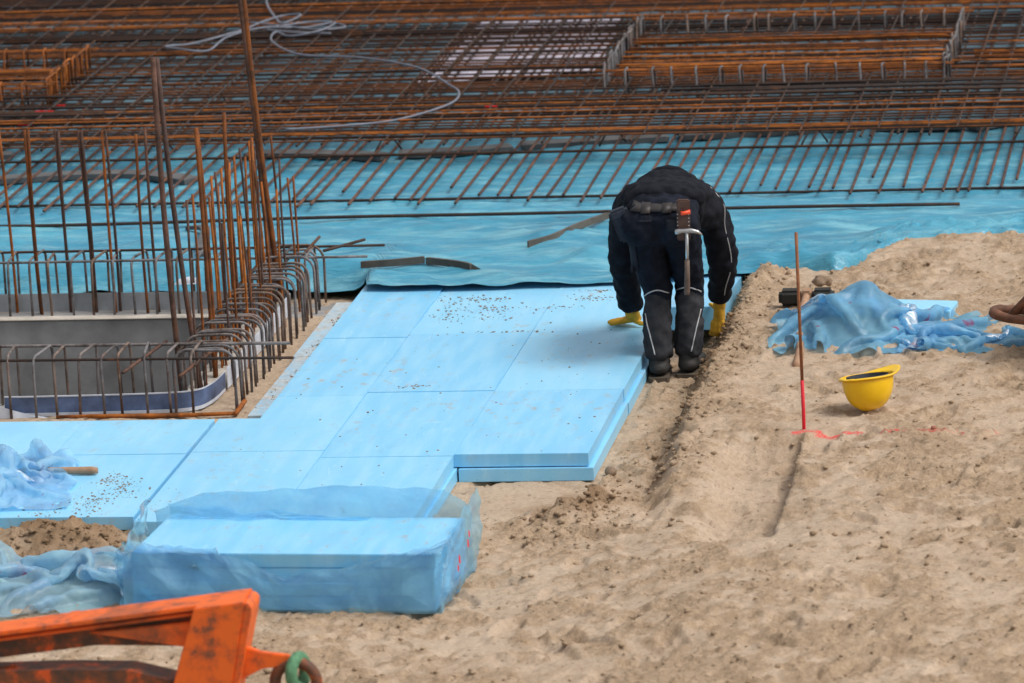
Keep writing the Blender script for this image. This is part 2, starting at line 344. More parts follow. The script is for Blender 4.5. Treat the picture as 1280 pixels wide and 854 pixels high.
def sand_z(X, Y, fine=True, want_mask=False):
    X = np.asarray(X, float); Y = np.asarray(Y, float)
    z = sand_base(X, Y)
    far = np.maximum(np.abs(X), np.abs(Y)); att = 1-sstep(far, 6.5, 20)*.7
    z = z+att*(.012*perlin(X*1.3, Y*1.3, 20)+.006*perlin(X*4.2, Y*4.2, 21))
    loose = sstep(.35*perlin(X*.9, Y*.8, 30)+.7*perlin(X*2.6, Y*2.4, 31)+.65*perlin(X*6.5, Y*6.0, 32)+.5*perlin(X*15, Y*14, 39)+.3*perlin(X*31, Y*29, 42), -.35, .30)
    loose = np.clip(loose+np.exp(-(((X-.96)/.15)**2))*sstep(Y, -1.6, -1.0), 0, 1)
    if fine:
        rg = 1-np.abs(perlin(X*9, Y*9, 22)); rg2 = 1-np.abs(perlin(X*21, Y*21, 23))
        z = z+(.10+.9*loose)*(.009*(rg-.7)+.008*(rg2-.7)+.007*perlin(X*34, Y*34, 24)+.006*perlin(X*60, Y*60, 25))+.004*loose
        tr1 = perlin(X*4.2+.8*perlin(X*2, Y*2, 33), Y*5.5, 34); tr2 = perlin(X*9+.9*perlin(X*5, Y*5, 35), Y*12, 36); tr3 = perlin(X*16, Y*22, 37)
        z = z+.007*sstep(tr1, .12, .16)+.006*sstep(tr2, .2, .25)*(.4+.6*loose)-.007*sstep(tr3, .36, .42)-.008*sstep(perlin(X*6, Y*6, 38), .40, .44)
        cl = perlin(X*27+3*perlin(X*5, Y*5, 27), Y*27, 26); z = z+(.3+.7*loose)*.012*sstep(cl, .42, .54)
    return (z, loose) if want_mask else z
def axis(lo, hi, step, far):
    a = list(np.arange(lo, hi+1e-6, step)); s = step; x = hi
    while x < far: s *= 1.22; x += s; a.append(x)
    s = step; x = lo; pre = []
    while x > -far: s *= 1.22; x -= s; pre.append(x)
    return np.array(pre[::-1]+a)
xs = axis(-2.1, 3.3, .0145, 260); ys = axis(-6.2, 3.3, .0155, 260)
GX, GY = np.meshgrid(xs, ys, indexing='ij'); GZ, GL = sand_z(GX, GY, True, True)
for (fx, fy, fa, fs) in fp:                                                          # boot prints and scuffs
    i0, i1 = np.searchsorted(xs, (fx-.3, fx+.3)); j0, j1 = np.searchsorted(ys, (fy-.3, fy+.3))
    if i1 <= i0 or j1 <= j0: continue
    dx = GX[i0:i1, j0:j1]-fx; dy = GY[i0:i1, j0:j1]-fy; c_, s_ = math.cos(fa), math.sin(fa)
    a = (dx*c_+dy*s_)/(.14*fs); b_ = (-dx*s_+dy*c_)/(.055*fs); r_ = np.sqrt(a*a+b_*b_)
    GZ[i0:i1, j0:j1] += -.017*fs*(1-sstep(r_, .88, 1.03))+.006*np.exp(-((r_-1.2)/.17)**2)
# parallel scrape marks dragged across the foreground
for (y0, sl, dpt) in ((-4.35, .05, .016), (-4.05, .04, .010), (-5.3, .02, .014)):
    dd = GY-(y0+sl*GX+.05*perlin(GX*1.2, GY*0, 40)); GZ += -dpt*np.exp(-(dd/.05)**2)*sstep(GX, -1.0, -.4)*(1-sstep(GX+.2*perlin(GX*3, GY*3, 41), 1.2, 2.4))
under = ((GX > -.585) & (GX < -.03) & (GY > -1.2) & (GY < 2.6)) | ((GX < -1.23) & (GX > -3.3) & (GY > -2.25) & (GY < -.56)) | ((GX < -.62) & (GX > -1.19) & (GY > -2.2) & (GY < -.6))
GZ = np.where(under, -.064, GZ)
trench = (GX > -1.3) & (GX < .66) & (GY > -1.9) & (GY < 2.7) & ~under
GZ = np.where(trench, np.minimum(GZ, -.122+.002*perlin(GX*9, GY*9, 50)), GZ)
foilz = (GY > 2.75) & (GX < 1.1); GZ = np.where(foilz, -.14, GZ); GZ = np.where((GY > foil_front(GX)+.35), np.minimum(GZ, -.03), GZ)
pit = (GX < -1.45) & (GX > -6.4) & (GY > .2) & (GY < 2.42); GZ = np.where(pit, -1.4, GZ)
ring = (GX < -1.16) & (GX > -6.6) & (GY > -.5) & (GY < 2.75) & ~pit; GZ = np.where(ring, -.122+.007*perlin(GX*18, GY*18, 51)+.006*perlin(GX*40, GY*40, 52), GZ)
def big_grid(name, X, Y, Z, m):
    nu, nv = X.shape; me = bpy.data.meshes.new(name)
    co = np.stack([X, Y, Z], -1).reshape(-1, 3).astype(np.float32)
    i, j = np.meshgrid(np.arange(nu-1), np.arange(nv-1), indexing='ij'); a = (i*nv+j).ravel()
    q = np.stack([a, a+nv, a+nv+1, a+1], -1).astype(np.int32); nf = len(q)
    me.vertices.add(len(co)); me.vertices.foreach_set('co', co.ravel()); me.loops.add(nf*4); me.loops.foreach_set('vertex_index', q.ravel())
    me.polygons.add(nf); me.polygons.foreach_set('loop_start', np.arange(nf, dtype=np.int32)*4)
    me.polygons.foreach_set('use_smooth', np.ones(nf, bool)); me.update(); me.validate()
    return obj(name, me, m)
g = big_grid('sand_ground', GX, GY, GZ, 'sand'); g['kind'] = 'structure'
GL = GL*(1-((GX > 1.2) & (GX < 1.54) & (GY > -2.62) & (GY < -1.25))*.8); GL = np.where(trench | (GX < -1.16) & (GY > -.5), .15, GL); at_ = g.data.attributes.new('loose', 'FLOAT', 'POINT'); at_.data.foreach_set('value', GL.reshape(-1).astype(np.float32))
def lat(x, y): return float(GL[min(max(np.searchsorted(xs, x), 0), len(xs)-1), min(max(np.searchsorted(ys, y), 0), len(ys)-1)])
def zat(x, y):
    i = min(max(np.searchsorted(xs, x), 0), len(xs)-1); j = min(max(np.searchsorted(ys, y), 0), len(ys)-1); return float(GZ[i, j])

# clods of sand (uncountable)
def lump(c, r, rs, sub=1):
    bm = bmesh.new(); bmesh.ops.create_icosphere(bm, subdivisions=sub, radius=1)
    V = []
    for v in bm.verts:
        k = 1+.45*mnoise.noise(v.co*1.7+Vector((rs, rs*2.1, 0))); V.append((c[0]+v.co.x*r[0]*k, c[1]+v.co.y*r[1]*k, c[2]+v.co.z*r[2]*k))
    F = [tuple(v.index for v in f.verts) for f in bm.faces]; bm.free(); return V, F
protos = [lump((0, 0, 0), (1, .8, .6), i*3.7) for i in range(12)]
def scatter(n, posf, rmin, rmax, name, m, power=3):
    V, F = [], []
    for _ in range(n):
        p = posf()
        if p is None: continue
        r_ = rmin+(rmax-rmin)*random.random()**power; a = random.uniform(0, 6.28); ca, sa = math.cos(a), math.sin(a)
        pv, pf = random.choice(protos); k = len(V)
        V += [(p[0]+r_*(v[0]*ca-v[1]*sa), p[1]+r_*(v[0]*sa+v[1]*ca), p[2]+r_*v[2]) for v in pv]; F += [tuple(i+k for i in f) for f in pf]
    return obj(name, raw(name, V, F, True), m)
def clod_pos():
    for _ in range(20):
        u_ = random.random()
        if u_ < .12: x, y = random.gauss(.98, .09), random.uniform(-1.6, 2.4)
        elif u_ < .20: x, y = random.gauss(PILE[0], .17), random.gauss(PILE[1], .25)
        elif u_ < .26: x, y = random.gauss(-1.45, .25), random.gauss(-2.5, .18)
        else: x, y = random.uniform(-1.4, 3.2), random.uniform(-6, 3.0)
        if -1.35 < x < .66 and y > -1.95 or (x < -.0 and y > -2.4 and x > -1.15) or (x < -1.15 and y > -2.3): continue
        if -1.05 < x < .35 and -3.5 < y < -2.75: continue
        if u_ >= .26 and lat(x, y) < .5 and random.random() < .85: continue
        z = zat(x, y)
        return (x, y, z)
    return None
cl = scatter(7500, clod_pos, .003, .019, 'sand_clods', 'sand', 4); la = cl.data.attributes.new('loose', 'FLOAT', 'POINT'); la.data.foreach_set('value', np.ones(len(cl.data.vertices), np.float32)); tag(cl, 'loose clods and crumbs of sand scattered over the ground', 'sand', kind='stuff')
cs = obj('stone', raw('stone', *lump((0, 0, 0), (.045, .04, .032), 4.2, 3), smooth=True), 'stone', loc=(1.352, 2.0, zat(1.352, 2.0)+.018))
tag(cs, 'round brown stone on the sand just behind the black-headed tool', 'stone')
cs = obj('stone', raw('stone', *lump((0, 0, 0), (.026, .026, .022), 7.7, 2), smooth=True), 'stone', loc=(.685, -1.17, -.105))
tag(cs, 'small dark lump in the trench near the front corner of the laid boards', 'stone')

# ------------------------------------------------------------------ teal foil
fx = np.concatenate([np.arange(-8, -3.4, .12), np.arange(-3.4, 2.8, .020), np.arange(2.8, 5.5, .12)])
fv = np.concatenate([np.arange(0, 3.6, .016), np.arange(3.6, 15, .10)])
FX, FV = np.meshgrid(fx, fv, indexing='ij'); FF = foil_front(FX)+.025*perlin(FX*3, FX*0, 60)
FY = 2.5+FV+(FF-2.5)*(1-sstep(FV, 0, 1.7))
def tri(x): return np.abs((x % 1.0)-.5)*2
def creases(X, Y, n, seed, lam=(.25, .9), slope=.05, flat=1.0):
    r_ = np.random.default_rng(seed); h = 0*X
    for k in range(n):
        a = r_.normal(math.pi/2, .45*flat); l = r_.uniform(*lam); ph = r_.uniform(0, 9); mk_ = sstep(perlin(X*1.1+ph, Y*1.1-ph, seed+k), -.05, .25)
        h = h+mk_*l*slope*(1-tri((X*math.cos(a)+Y*math.sin(a))/l+ph+.25*perlin(X*.8, Y*.8, seed+50+k)))**2
    return h
FZ = .004+creases(FX, FY, 12, 610)*(.75-.48*sstep(FY, 3.3, 3.9))+.010*(1-np.abs(perlin(FX*.8+.7*perlin(FX*.9, FY*.9, 61), FY*4.5, 62)))**4+.009*(1-np.abs(perlin(FX*3+FY*1.5, FY*11-FX*1, 63)))**4+.002*perlin(FX*10, FY*18, 65)
lh = 1-sstep(FX, -1.12, -.97); FZ = FZ+lh*(-.115*(1-sstep(FV, .0, .22)))
rh = sstep(FX, .72, .95)*(1-sstep(FV, .5, 1.0)); FZ = FZ+rh*(.030-.045*(1-sstep(FV, 0, .05))+.05*np.exp(-((FV-.10)/.07)**2)*(1+.9*perlin(FX*7, FV*4, 66))*(1-sstep(FX, 1.5, 1.7)))
SZ = sand_z(FX, FY)+.012; FZ = np.where((FX > .9) & (FV > .03), np.maximum(FZ, SZ*(1-sstep(FV, .4, .9))+FZ*sstep(FV, .4, .9)), FZ)
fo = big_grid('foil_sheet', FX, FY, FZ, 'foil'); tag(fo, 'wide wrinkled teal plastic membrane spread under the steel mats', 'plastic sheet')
pl = [(-1.67, 8.14), (-.6, 8.43), (-.68, 10.45), (-1.63, 10.52)]
px_, py_ = np.meshgrid(np.linspace(0, 1, 40), np.linspace(0, 1, 50), indexing='ij')
PX = (pl[0][0]*(1-px_)+pl[1][0]*px_)*(1-py_)+(pl[3][0]*(1-px_)+pl[2][0]*px_)*py_+.02*perlin(px_*4, py_*4, 70); PY = (pl[0][1]*(1-px_)+pl[1][1]*px_)*(1-py_)+(pl[3][1]*(1-px_)+pl[2][1]*px_)*py_+.05*perlin(px_*5, py_*5, 71)
ps = big_grid('fleece_sheet', PX, PY, .048+.004*perlin(PX*6, PY*6, 72), 'pale_sheet'); tag(ps, 'pale lilac sheet lying beneath the steel mesh left of the raised stirrups', 'sheet')

# ------------------------------------------------------------------ blue foam boards
TH = .058
def board(name, poly, ztop, label, group, th=TH, dz=0, m='foam'):
    cx = sum(p[0] for p in poly)/len(poly); cy = sum(p[1] for p in poly)/len(poly)
    me = prism_me(name, [(x-cx, y-cy) for x, y in poly], -th, 0, .0012, 2)
    o = obj(name, me, m, loc=(cx, cy, ztop+dz), rot=(random.uniform(-.002, .002), random.uniform(-.002, .002), random.uniform(-.0015, .0015)))
    return tag(o, label, 'foam board', group)
def R4(x0, x1, y0, y1): return [(x0, y0), (x1, y0), (x1, y1), (x0, y1)]
gU = 'upper blue foam boards laid in columns'; gL = 'lower blue foam boards under the upper layer'
e = .0007
board('foam_board', R4(0+e, .6, -1.25, 0-e), 0, 'upper blue foam board at the stepped front right corner, end face showing', gU)
board('foam_board', R4(0+e, .605, 0+e, 1.25-e), 0, 'upper blue foam board beside the bending worker\'s left boot', gU, dz=-.001)
board('foam_board', R4(0+e, .605, 1.25+e, 2.5), -.001, 'upper blue foam board under the worker\'s left glove, reaching under the foil', gU)
board('foam_board', R4(-.6+e, 0-e, 0+e, 1.24-e), 0, 'upper blue foam board in the middle of the laid field, with a sand smear', gU, dz=.0008)
board('foam_board', R4(-.6+e, 0-e, 1.24+e, 2.5), 0, 'sandy upper blue foam board running under the teal foil, left of the glove', gU, dz=-.002)
board('foam_board', R4(-.6+e, 0-e, -1.27, 0-e), 0, 'upper blue foam board left of the stepped front corner board', gU, dz=-.0012)
board('foam_board', R4(-.6+e, 0-e, -2.5, -1.275), 0, 'upper blue foam board running to the back of the film-wrapped pack', gU, dz=-.001)
board('foam_board', R4(-1.014, -.6-e, 1.17+e, 2.45), .003, 'narrow cut blue foam board by the far end of the cage, touching foil', gU)
board('foam_board', R4(-1.014, -.6-e, -.07+e, 1.17-e), 0, 'narrow cut blue foam board along the right side of the rebar cage', gU)
board('foam_board', [(-1.205, -1.15+e), (-.6-e, -1.15+e), (-.6-e, -.07-e), (-1.014, -.07-e), (-1.014, -.505), (-1.205, -.505)], .001, 'L-shaped notched blue foam board at the near corner of the rebar cage', gU)
board('foam_board', R4(-1.205, -.6-e, -2.4, -1.15-e), .0015, 'blue foam board behind the left half of the film-wrapped pack', gU)
board('foam_board', R4(-1.83+e, -1.225, -1.17+e, -.505), 0, 'short blue foam board in front of the cage, left of the open joint', gU)
board('foam_board', R4(-1.83+e, -1.225, -2.30, -1.17-e), -.001, 'sand-strewn blue foam board in front of the wooden handle', gU)
board('foam_board', R4(-2.44, -1.83-e, -1.75, -.505), 0, 'blue foam board at the left picture edge in front of the cage', gU)
board('foam_board', R4(-3.05, -2.445, -1.75, -.505), 0, 'outermost left blue foam board before the cage, mostly out of view', gU)
board('foam_board', R4(-2.44, -1.83-e, -2.35, -1.755), -.001, 'blue foam board under the crumpled film at the left picture edge', gU)
zl = -TH-.004
board('foam_board', R4(.02, .622, -1.268, -.02), zl, 'lower blue foam board under the stepped front right corner', gL)
board('foam_board', R4(.02, .625, -.015, 1.235), zl, 'lower blue foam board whose edge shows beside the worker\'s boot', gL)
board('foam_board', R4(.02, .618, 1.24, 2.48), zl, 'lower blue foam board in the shade behind the worker\'s legs', gL)
board('foam_board', R4(-.58, .012, -2.49, -1.25), zl, 'lower blue foam board showing at the inner step of the field', gL)
board('foam_board', R4(-1.135, -.61, -.19, 1.05), zl, 'dusty lower blue foam board showing as a strip near the cage corner', gL, m='foam_dusty')
board('foam_board', R4(-1.15, -.61, 1.055, 2.3), zl, 'dusty lower blue foam board showing as a strip at the cage\'s far end', gL, m='foam_dusty')
# the board the worker is setting down: front end lifted
hb = obj('foam_board', box_me('foam_board', .27, 1.22, .115, .003, 2), 'foam', loc=(.762, 2.0, -.018), rot=(-math.atan2(.085, 1.22), 0, -.01))
tag(hb, 'narrow blue foam board held tilted in the worker\'s right glove', 'foam board')
ob = obj('foam_offcut', box_me('foam_offcut', .70, .22, .04, .004, 2), 'foam', loc=(1.70, 1.33, .075), rot=(.02, .015, -.12))
tag(ob, 'pale blue foam offcut lying behind the crumpled film on the sand', 'foam board')

# crumbs and sand smears on the boards (uncountable)
CLUMP = [(random.uniform(-.55, .25), random.choice((1.62, 1.8, 2.02))+jit0*.0, random.uniform(.03, .12), random.uniform(.02, .06)) for jit0 in range(10)]+[(-.42, .09, .05, .02), (-.36, .11, .03, .01), (.2, 2.2, .06, .015), (.40, 2.18, .08, .02), (-.5, 1.2, .1, .012), (-.1, 1.26, .12, .01)]+\
    [(random.gauss(-1.5, .17), random.gauss(-1.85, .24), random.uniform(.02, .07), random.uniform(.04, .10)) for _ in range(16)]+[(-1.07, yy_, .015, .10) for yy_ in (.2, .7, 1.3, 1.9)]
def crumb_pos():
    if random.random() < .86: c_ = random.choice(CLUMP); x, y = random.gauss(c_[0], c_[2]), random.gauss(c_[1], c_[3])
    else: x, y = random.uniform(-1.2, .58), random.uniform(-2.4, 2.2)
    z = -.001
    if x < -1.02 and y > -.5: z = zl
    if x > .59 or x < -1.82 or y < -2.3 or (x > 0 and y < -1.24): return None
    if z == zl and not (-1.13 < x < -1.02 and y > -.15): return None
    return (x, y, z+.0005)
tag(scatter(2000, crumb_pos, .0018, .0085, 'sand_crumbs', 'stone', 4), 'crumbs of sand strewn over the blue boards', 'sand', kind='stuff')

# ------------------------------------------------------------------ concrete pit with joint sheets
pitT = thing('concrete_pit', 'sunken grey concrete pit inside the rebar cage', 'pit', (-2.9, 1.3, -1.3))
def pbox(name, x0, x1, y0, y1, z0, z1, m):
    return obj(name, box_me(name, x1-x0, y1-y0, z1-z0, .006), m, pitT, ((x0+x1)/2+2.9, (y0+y1)/2-1.3, (z0+z1)/2+1.3))
pbox('wall', -6.5, -1.16, 2.24, 2.56, -1.35, -.12, 'concrete'); pbox('wall', -6.5, -1.6, .02, .40, -1.35, -.125, 'concrete')
pbox('wall', -1.60, -1.22, .02, 2.24, -1.35, -.15, 'concrete'); pbox('wall', -6.5, -6.2, .40, 2.24, -1.35, -.122, 'concrete'); pbox('floor', -6.2, -1.6, .40, 2.24, -1.36, -1.25, 'concrete')
pbox('capping', -6.4, -1.66, 2.225, 2.30, -.119, -.108, 'concrete_pale'); pbox('capping', -1.60, -1.425, .41, 2.22, -.149, -.118, 'concrete_pale')
def ribbon(name, path, h, m, parent=None, loc=(0, 0, 0), th=.004, lean=.0, n=60):
    P = spline(path, n); V = []
    for p in P: V += [(p[0], p[1], p[2]), (p[0], p[1]+lean, p[2]+h), (p[0], p[1]+lean+th, p[2]+h), (p[0], p[1]+th, p[2])]
    F = [(i*4+k, (i+1)*4+k, (i+1)*4+(k+1) % 4, i*4+(k+1) % 4) for i in range(n-1) for k in range(4)]+[(3, 2, 1, 0), tuple((n-1)*4+k for k in range(4))]
    return obj(name, raw(name, V, F), m, parent, loc)
js = thing('joint_strip', 'navy plastic joint strip with white edges inside the near cage row', 'plastic strip', (-1.9, .13, -.12))
base = [(-2.36, .10, -.118), (-2.2, .10, -.118), (-1.7, .13, -.118), (-1.47, .17, -.115), (-1.40, .30, -.11), (-1.385, .55, -.11)]
loc0 = (1.9, -.13, .12)
ribbon('strip', base, .088, 'navy_film', js, loc0, lean=.012)
ribbon('edge', [(p[0], p[1]+.010, p[2]+.088) for p in base], .006, 'white_film', js, loc0, th=.010)
ribbon('edge', [(p[0], p[1]-.006, p[2]-.001) for p in base], .016, 'white_film', js, loc0, th=.005)
fl = [(-2.40, .07, -.122), (-2.33, .065, -.12), (-2.24, .07, -.122), (-2.12, .08, -.128)]
V = [];  n_ = 20
for i, p in enumerate(spline(fl, n_)):
    h = .085*(1-(i/(n_-1))**.7); V += [(p[0], p[1], p[2]), (p[0]-.01, p[1]+.008, p[2]+h), (p[0]-.01, p[1]+.011, p[2]+h), (p[0], p[1]+.003, p[2])]
F = [(i*4+k, (i+1)*4+k, (i+1)*4+(k+1) % 4, i*4+(k+1) % 4) for i in range(n_-1) for k in range(4)]
obj('curled_flap', raw('flap', V, F), 'white_film', js, loc0)
o = ribbon('joint_strip', [(-1.385, .6, -.11), (-1.38, 1.2, -.11), (-1.385, 1.9, -.11), (-1.39, 2.3, -.11)], .10, 'white_film', th=.004)
for v in o.data.vertices: v.co.x += .004*((v.index % 4) in (2, 3))
tag(o, 'whitish joint strip running back along the right row of the cage', 'plastic strip')
tag(ribbon('joint_strip', [(-6, 2.46, -.12), (-3, 2.46, -.12), (-2.2, 2.45, -.12), (-1.5, 2.45, -.12)], .092, 'grey_sheet', lean=.01), 'grey joint strip standing along the far row of the cage', 'plastic strip')
tag(obj('paper_scrap', raw('paper_scrap', [(-.07, 0, 0), (.0, -.01, .004), (.07, 0, .002), (.06, .05, .02), (-.0, .06, .03), (-.06, .05, .018)], [(0, 1, 4, 5), (1, 2, 3, 4)]), 'white_film', loc=(-1.98, 2.60, -.02)), 'whitish scrap of film behind the far row of the cage', 'scrap')

# ------------------------------------------------------------------ rebar cage round the pit
cage = thing('reinforcement_cage', 'rusty rebar cage of hooped bars and tall starters round the concrete pit', 'rebar cage', (-1.9, 1.2, -.12))
OFF = Vector((1.9, -1.2, .12)); Wd, Ht, rb = .29, .30, .0068
def ubar(w_, h_, rad=.05, r_=rb):
    pts = [(0, 0, 0), (0, 0, h_*.5)]
    for k in range(6):
        a = math.pi/2*k/5; pts.append((0, rad-rad*math.cos(a), h_-rad+rad*math.sin(a)))
    for k in range(6):
        a = math.pi/2*k/5; pts.append((0, w_-rad+rad*math.sin(a), h_-rad+rad*math.cos(a)))
    pts += [(0, w_, h_*.5), (0, w_, 0)]
    return tube_me('stirrup', pts, r_, 7)
um = [ubar(Wd, Ht, random.uniform(.035, .06)) for _ in range(3)]; um_r = [ubar(Wd+.0, Ht, random.uniform(.05, .08)) for _ in range(3)]
for m_ in um: m_.materials.append(MAT['rust_grey'])
for m_ in um_r: m_.materials.append(MAT['rust_grey'])
def at_cage(o, x, y, z): o.location = Vector((x, y, z))+OFF
def jit(a): return random.uniform(-a, a)
front_px = [-2.32, -2.198, -2.098, -1.99, -1.868, -1.785, -1.662, -1.55, -1.445]
fxs = [-2.32-.11*k for k in range(10, 0, -1)]+front_px
for x in fxs: at_cage(obj('stirrup', random.choice(um), None, cage, rot=(jit(.03), jit(.03), jit(.12))), x, .07+jit(.01), -.125+jit(.006))
x = -3.4
while x < -1.3:
    at_cage(obj('stirrup', random.choice(um), None, cage, rot=(jit(.03), jit(.035), jit(.12))), x, 2.31+jit(.012), -.125+jit(.006)); x += .112+jit(.012)
y = .13
while y < 2.56:
    at_cage(obj('stirrup', random.choice(um_r), None, cage, rot=(jit(.03), jit(.03), math.pi/2+jit(.08))), -1.262+jit(.012), y, -.125+jit(.010)); y += .088+jit(.012)
def bar(name, a, b_, r_, m, parent, bend=.0, n=8, sides=6):
    a = np.array(a, float); b_ = np.array(b_, float); ts = np.linspace(0, 1, n); pts = a+(b_-a)*ts[:, None]
    if bend:
        d_ = rng.normal(0, 1, 3); d_ -= (b_-a)*(d_@(b_-a))/((b_-a)@(b_-a)); d_ /= np.linalg.norm(d_); pts = pts+np.sin(ts*math.pi)[:, None]*d_*bend
    return obj(name, tube_me(name, pts-np.array(parent.location), r_, sides), m, parent)
zt = .165
bar('longitudinal_bar', (-4.2, .085, zt-.012), (-.955, .075, zt-.012), .007, 'rust_dark', cage, .006)
bar('longitudinal_bar', (-4.2, .335, zt), (-1.02, .34, zt), .008, 'rust_grey', cage, .006)
bar('longitudinal_bar', (-4.2, 2.33, zt-.004), (-.99, 2.36, zt-.004), .007, 'rust_grey', cage, .008)
bar('longitudinal_bar', (-4.2, 2.58, zt+.004), (-.94, 2.60, zt+.004), .007, 'rust_dark', cage, .008)
bar('longitudinal_bar', (-1.535, .2, zt-.010), (-1.535, 2.8, zt-.010), .007, 'rust_dark', cage, .006)
bar('longitudinal_bar', (-1.40, -.05, zt-.016), (-1.40, 2.7, zt-.016), .007, 'rust_dark', cage, .008)
bar('longitudinal_bar', (-1.72, -.16, zt-.02), (-1.63, .42, zt+.0), .008, 'rust_finger', cage)
bar('longitudinal_bar', (-1.46, -.12, zt-.05), (-1.34, .45, zt-.0), .008, 'rust_finger', cage)
bar('longitudinal_bar', (-1.34, 2.38, zt-.01), (-1.28, 2.62, zt+.05), .008, 'rust_finger', cage)
bar('longitudinal_bar', (-1.24, 2.5, zt), (-1.06, 2.7, zt+.015), .008, 'rust_finger', cage)
bar('base_bar', (-1.95, .045, -.108), (-1.24, .03, -.100), .010, 'rust_bright', cage, .006); bar('base_bar', (-2.1, .055, -.112), (-1.4, .05, -.108), .008, 'rust_bright', cage, .004)
bar('base_bar', (-1.235, .02, -.10), (-1.24, .28, -.10), .012, 'rust_bright', cage)
ST = [(.55, .82), (.69, .82), (.86, 1.11), (.885, 1.10), (.9, .74), (1.07, .73), (1.14, .75), (1.15, .82), (1.25, .82), (1.3, .74), (1.4, .81), (1.55, 1.06), (1.54, .82), (1.6, .8), (1.73, .81), (1.74, .75), (1.88, .82), (2.01, .75), (2.13, .81), (2.21, .81), (2.25, .74), (2.35, .74), (2.2, .72), (2.7, .73)]
for i, (y, zt_) in enumerate(ST):
    thick = .010 if zt_ > 1 else .0064
    bar('starter_bar', (-1.50+jit(.012), y+jit(.03), -.2), (-1.52, y, zt_), thick, 'rust_bright' if i % 4 else 'rust_finger', cage, .012)
for i, (y, zt_) in enumerate(ST[1::2]):
    bar('starter_bar', (-1.36+jit(.02), min(y, 2.45), -.2), (-1.38+jit(.015), min(y, 2.45)+jit(.03), zt_-.12+jit(.05)), .006, 'rust_bright' if i % 3 else 'rust_finger', cage, .01)
for X_, z_ in [(-3.33, .84), (-3.1, .83), (-2.98, .84), (-2.87, .84), (-2.734, .84), (-2.716, .842), (-2.577, .842), (-2.56, .835), (-2.457, .832), (-2.44, .828), (-2.332, .829), (-2.315, .83), (-2.158, .806), (-2.109, .84), (-2.05, .70)]:
    bar('starter_bar', (X_+.018+jit(.012), 2.41+jit(.04), -.2), (X_, 2.4, z_), .0078, 'rust_bright' if random.random() < .6 else 'rust_finger', cage, .01)
bar('tall_starter_bar', (-1.60, .58, -.2), (-1.652, .6, 1.50), .014, 'rust_finger', cage, .015); bar('tall_starter_bar', (-1.52, .66, -.2), (-1.643, .64, 1.49), .013, 'rust_finger', cage, .03)
bar('tall_starter_bar', (-1.47, 2.31, -.2), (-1.575, 2.3, 1.75), .014, 'rust_finger', cage, .01); bar('tall_starter_bar', (-1.425, 2.33, -.2), (-1.553, 2.31, 1.75), .015, 'rust_bright', cage, .02)

# ------------------------------------------------------------------ steel mats
def long_bar_mesh(r_, n=14, amp=.004, sides=6):
    ts = np.linspace(0, 1, n); ph = rng.uniform(0, 6, 2)
    pts = np.stack([ts, amp*np.sin(ts*9+ph[0]), amp*.5*np.sin(ts*13+ph[1])], -1); return tube_me('rebar', pts, r_, sides)
def mats_variants(m, r_, k=4, amp=.004):
    out = []
    for _ in range(k):
        me = long_bar_mesh(r_, amp=amp); me.materials.append(MAT[m]); out.append(me)
    return out
LA = mats_variants('rust_mat', .0054); LB = mats_variants('rust_finger', .0084, amp=.005); LD = mats_variants('rust_dark', .0080); LO = mats_variants('rust_bright', .0056); LT = mats_variants('rust_dark', .0062)
def put(par, meshes, x, y, z, L, along, rz=0):
    o = obj('rebar', random.choice(meshes), None, par, Vector((x, y, z))-par.location, (0, jit(.0012), (0 if along == 'x' else math.pi/2)+rz)); o.scale = (L, 1, 1); return o
low = thing('reinforcement_mat', 'lower rebar mat with bar ends projecting over the teal foil', 'rebar mat', (-1, 6, .03))
x = -7.6
while x < 4.6:
    y0 = 4.36+.06*(x > .6)+jit(.12)
    if random.random() < .12: y0 += random.uniform(.1, .5)
    put(low, LB, x, y0, .059, 16.2-y0, 'y', jit(.010)); x += .092+jit(.032)
for yy in (4.48, 5.62): put(low, LD, -7.8+jit(.1), yy-.02, .044 if yy < 5 else .074, 12.6, 'x', .006)
y = 6.2
while y < 16: put(low, LA, -7.8+jit(.3), y, .075, 12.6, 'x', jit(.003)+.004); y += .125+jit(.02)
top = thing('reinforcement_mat', 'upper rebar mat, dense grid of rusty bars across the background', 'rebar mat', (-1, 6, .18))
ZU = .185
y = 5.42
while y < 16.2:
    dense = 1
    put(top, LO if (random.random() < .16) else LA, -7.8+jit(.4), y, ZU, 12.6, 'x', .004+jit(.003)); y += (.128+jit(.03))
    if random.random() < .25: put(top, LA, -7.8+random.uniform(0, 4), y-.03, ZU+.014, random.uniform(5, 9), 'x', .004+jit(.004))
x = -7.6
while x < 4.6:
    put(top, LD, x, 5.50+jit(.12), ZU-.012, 10.6, 'y', jit(.004)); x += random.choice((.12, .12, .15, .06))+jit(.015)
x = -7.6
while x < 4.6:
    put(top, LT, x, 5.45+jit(.1), ZU+.013, 10.6, 'y', jit(.006)); x += .22+jit(.07)
chair = tube_me('chair', [(-.07, -.06, 0), (-.06, -.05, .02), (0, 0, .125), (.06, .05, .02), (.07, .06, 0)], .006, 6); chair.materials.append(MAT['rust_dark'])
for i in range(9):
    for j in range(6): obj('chair', chair, None, top, Vector((-6.5+1.25*i+jit(.1), 5.9+1.7*j+jit(.1), .045))-top.location)
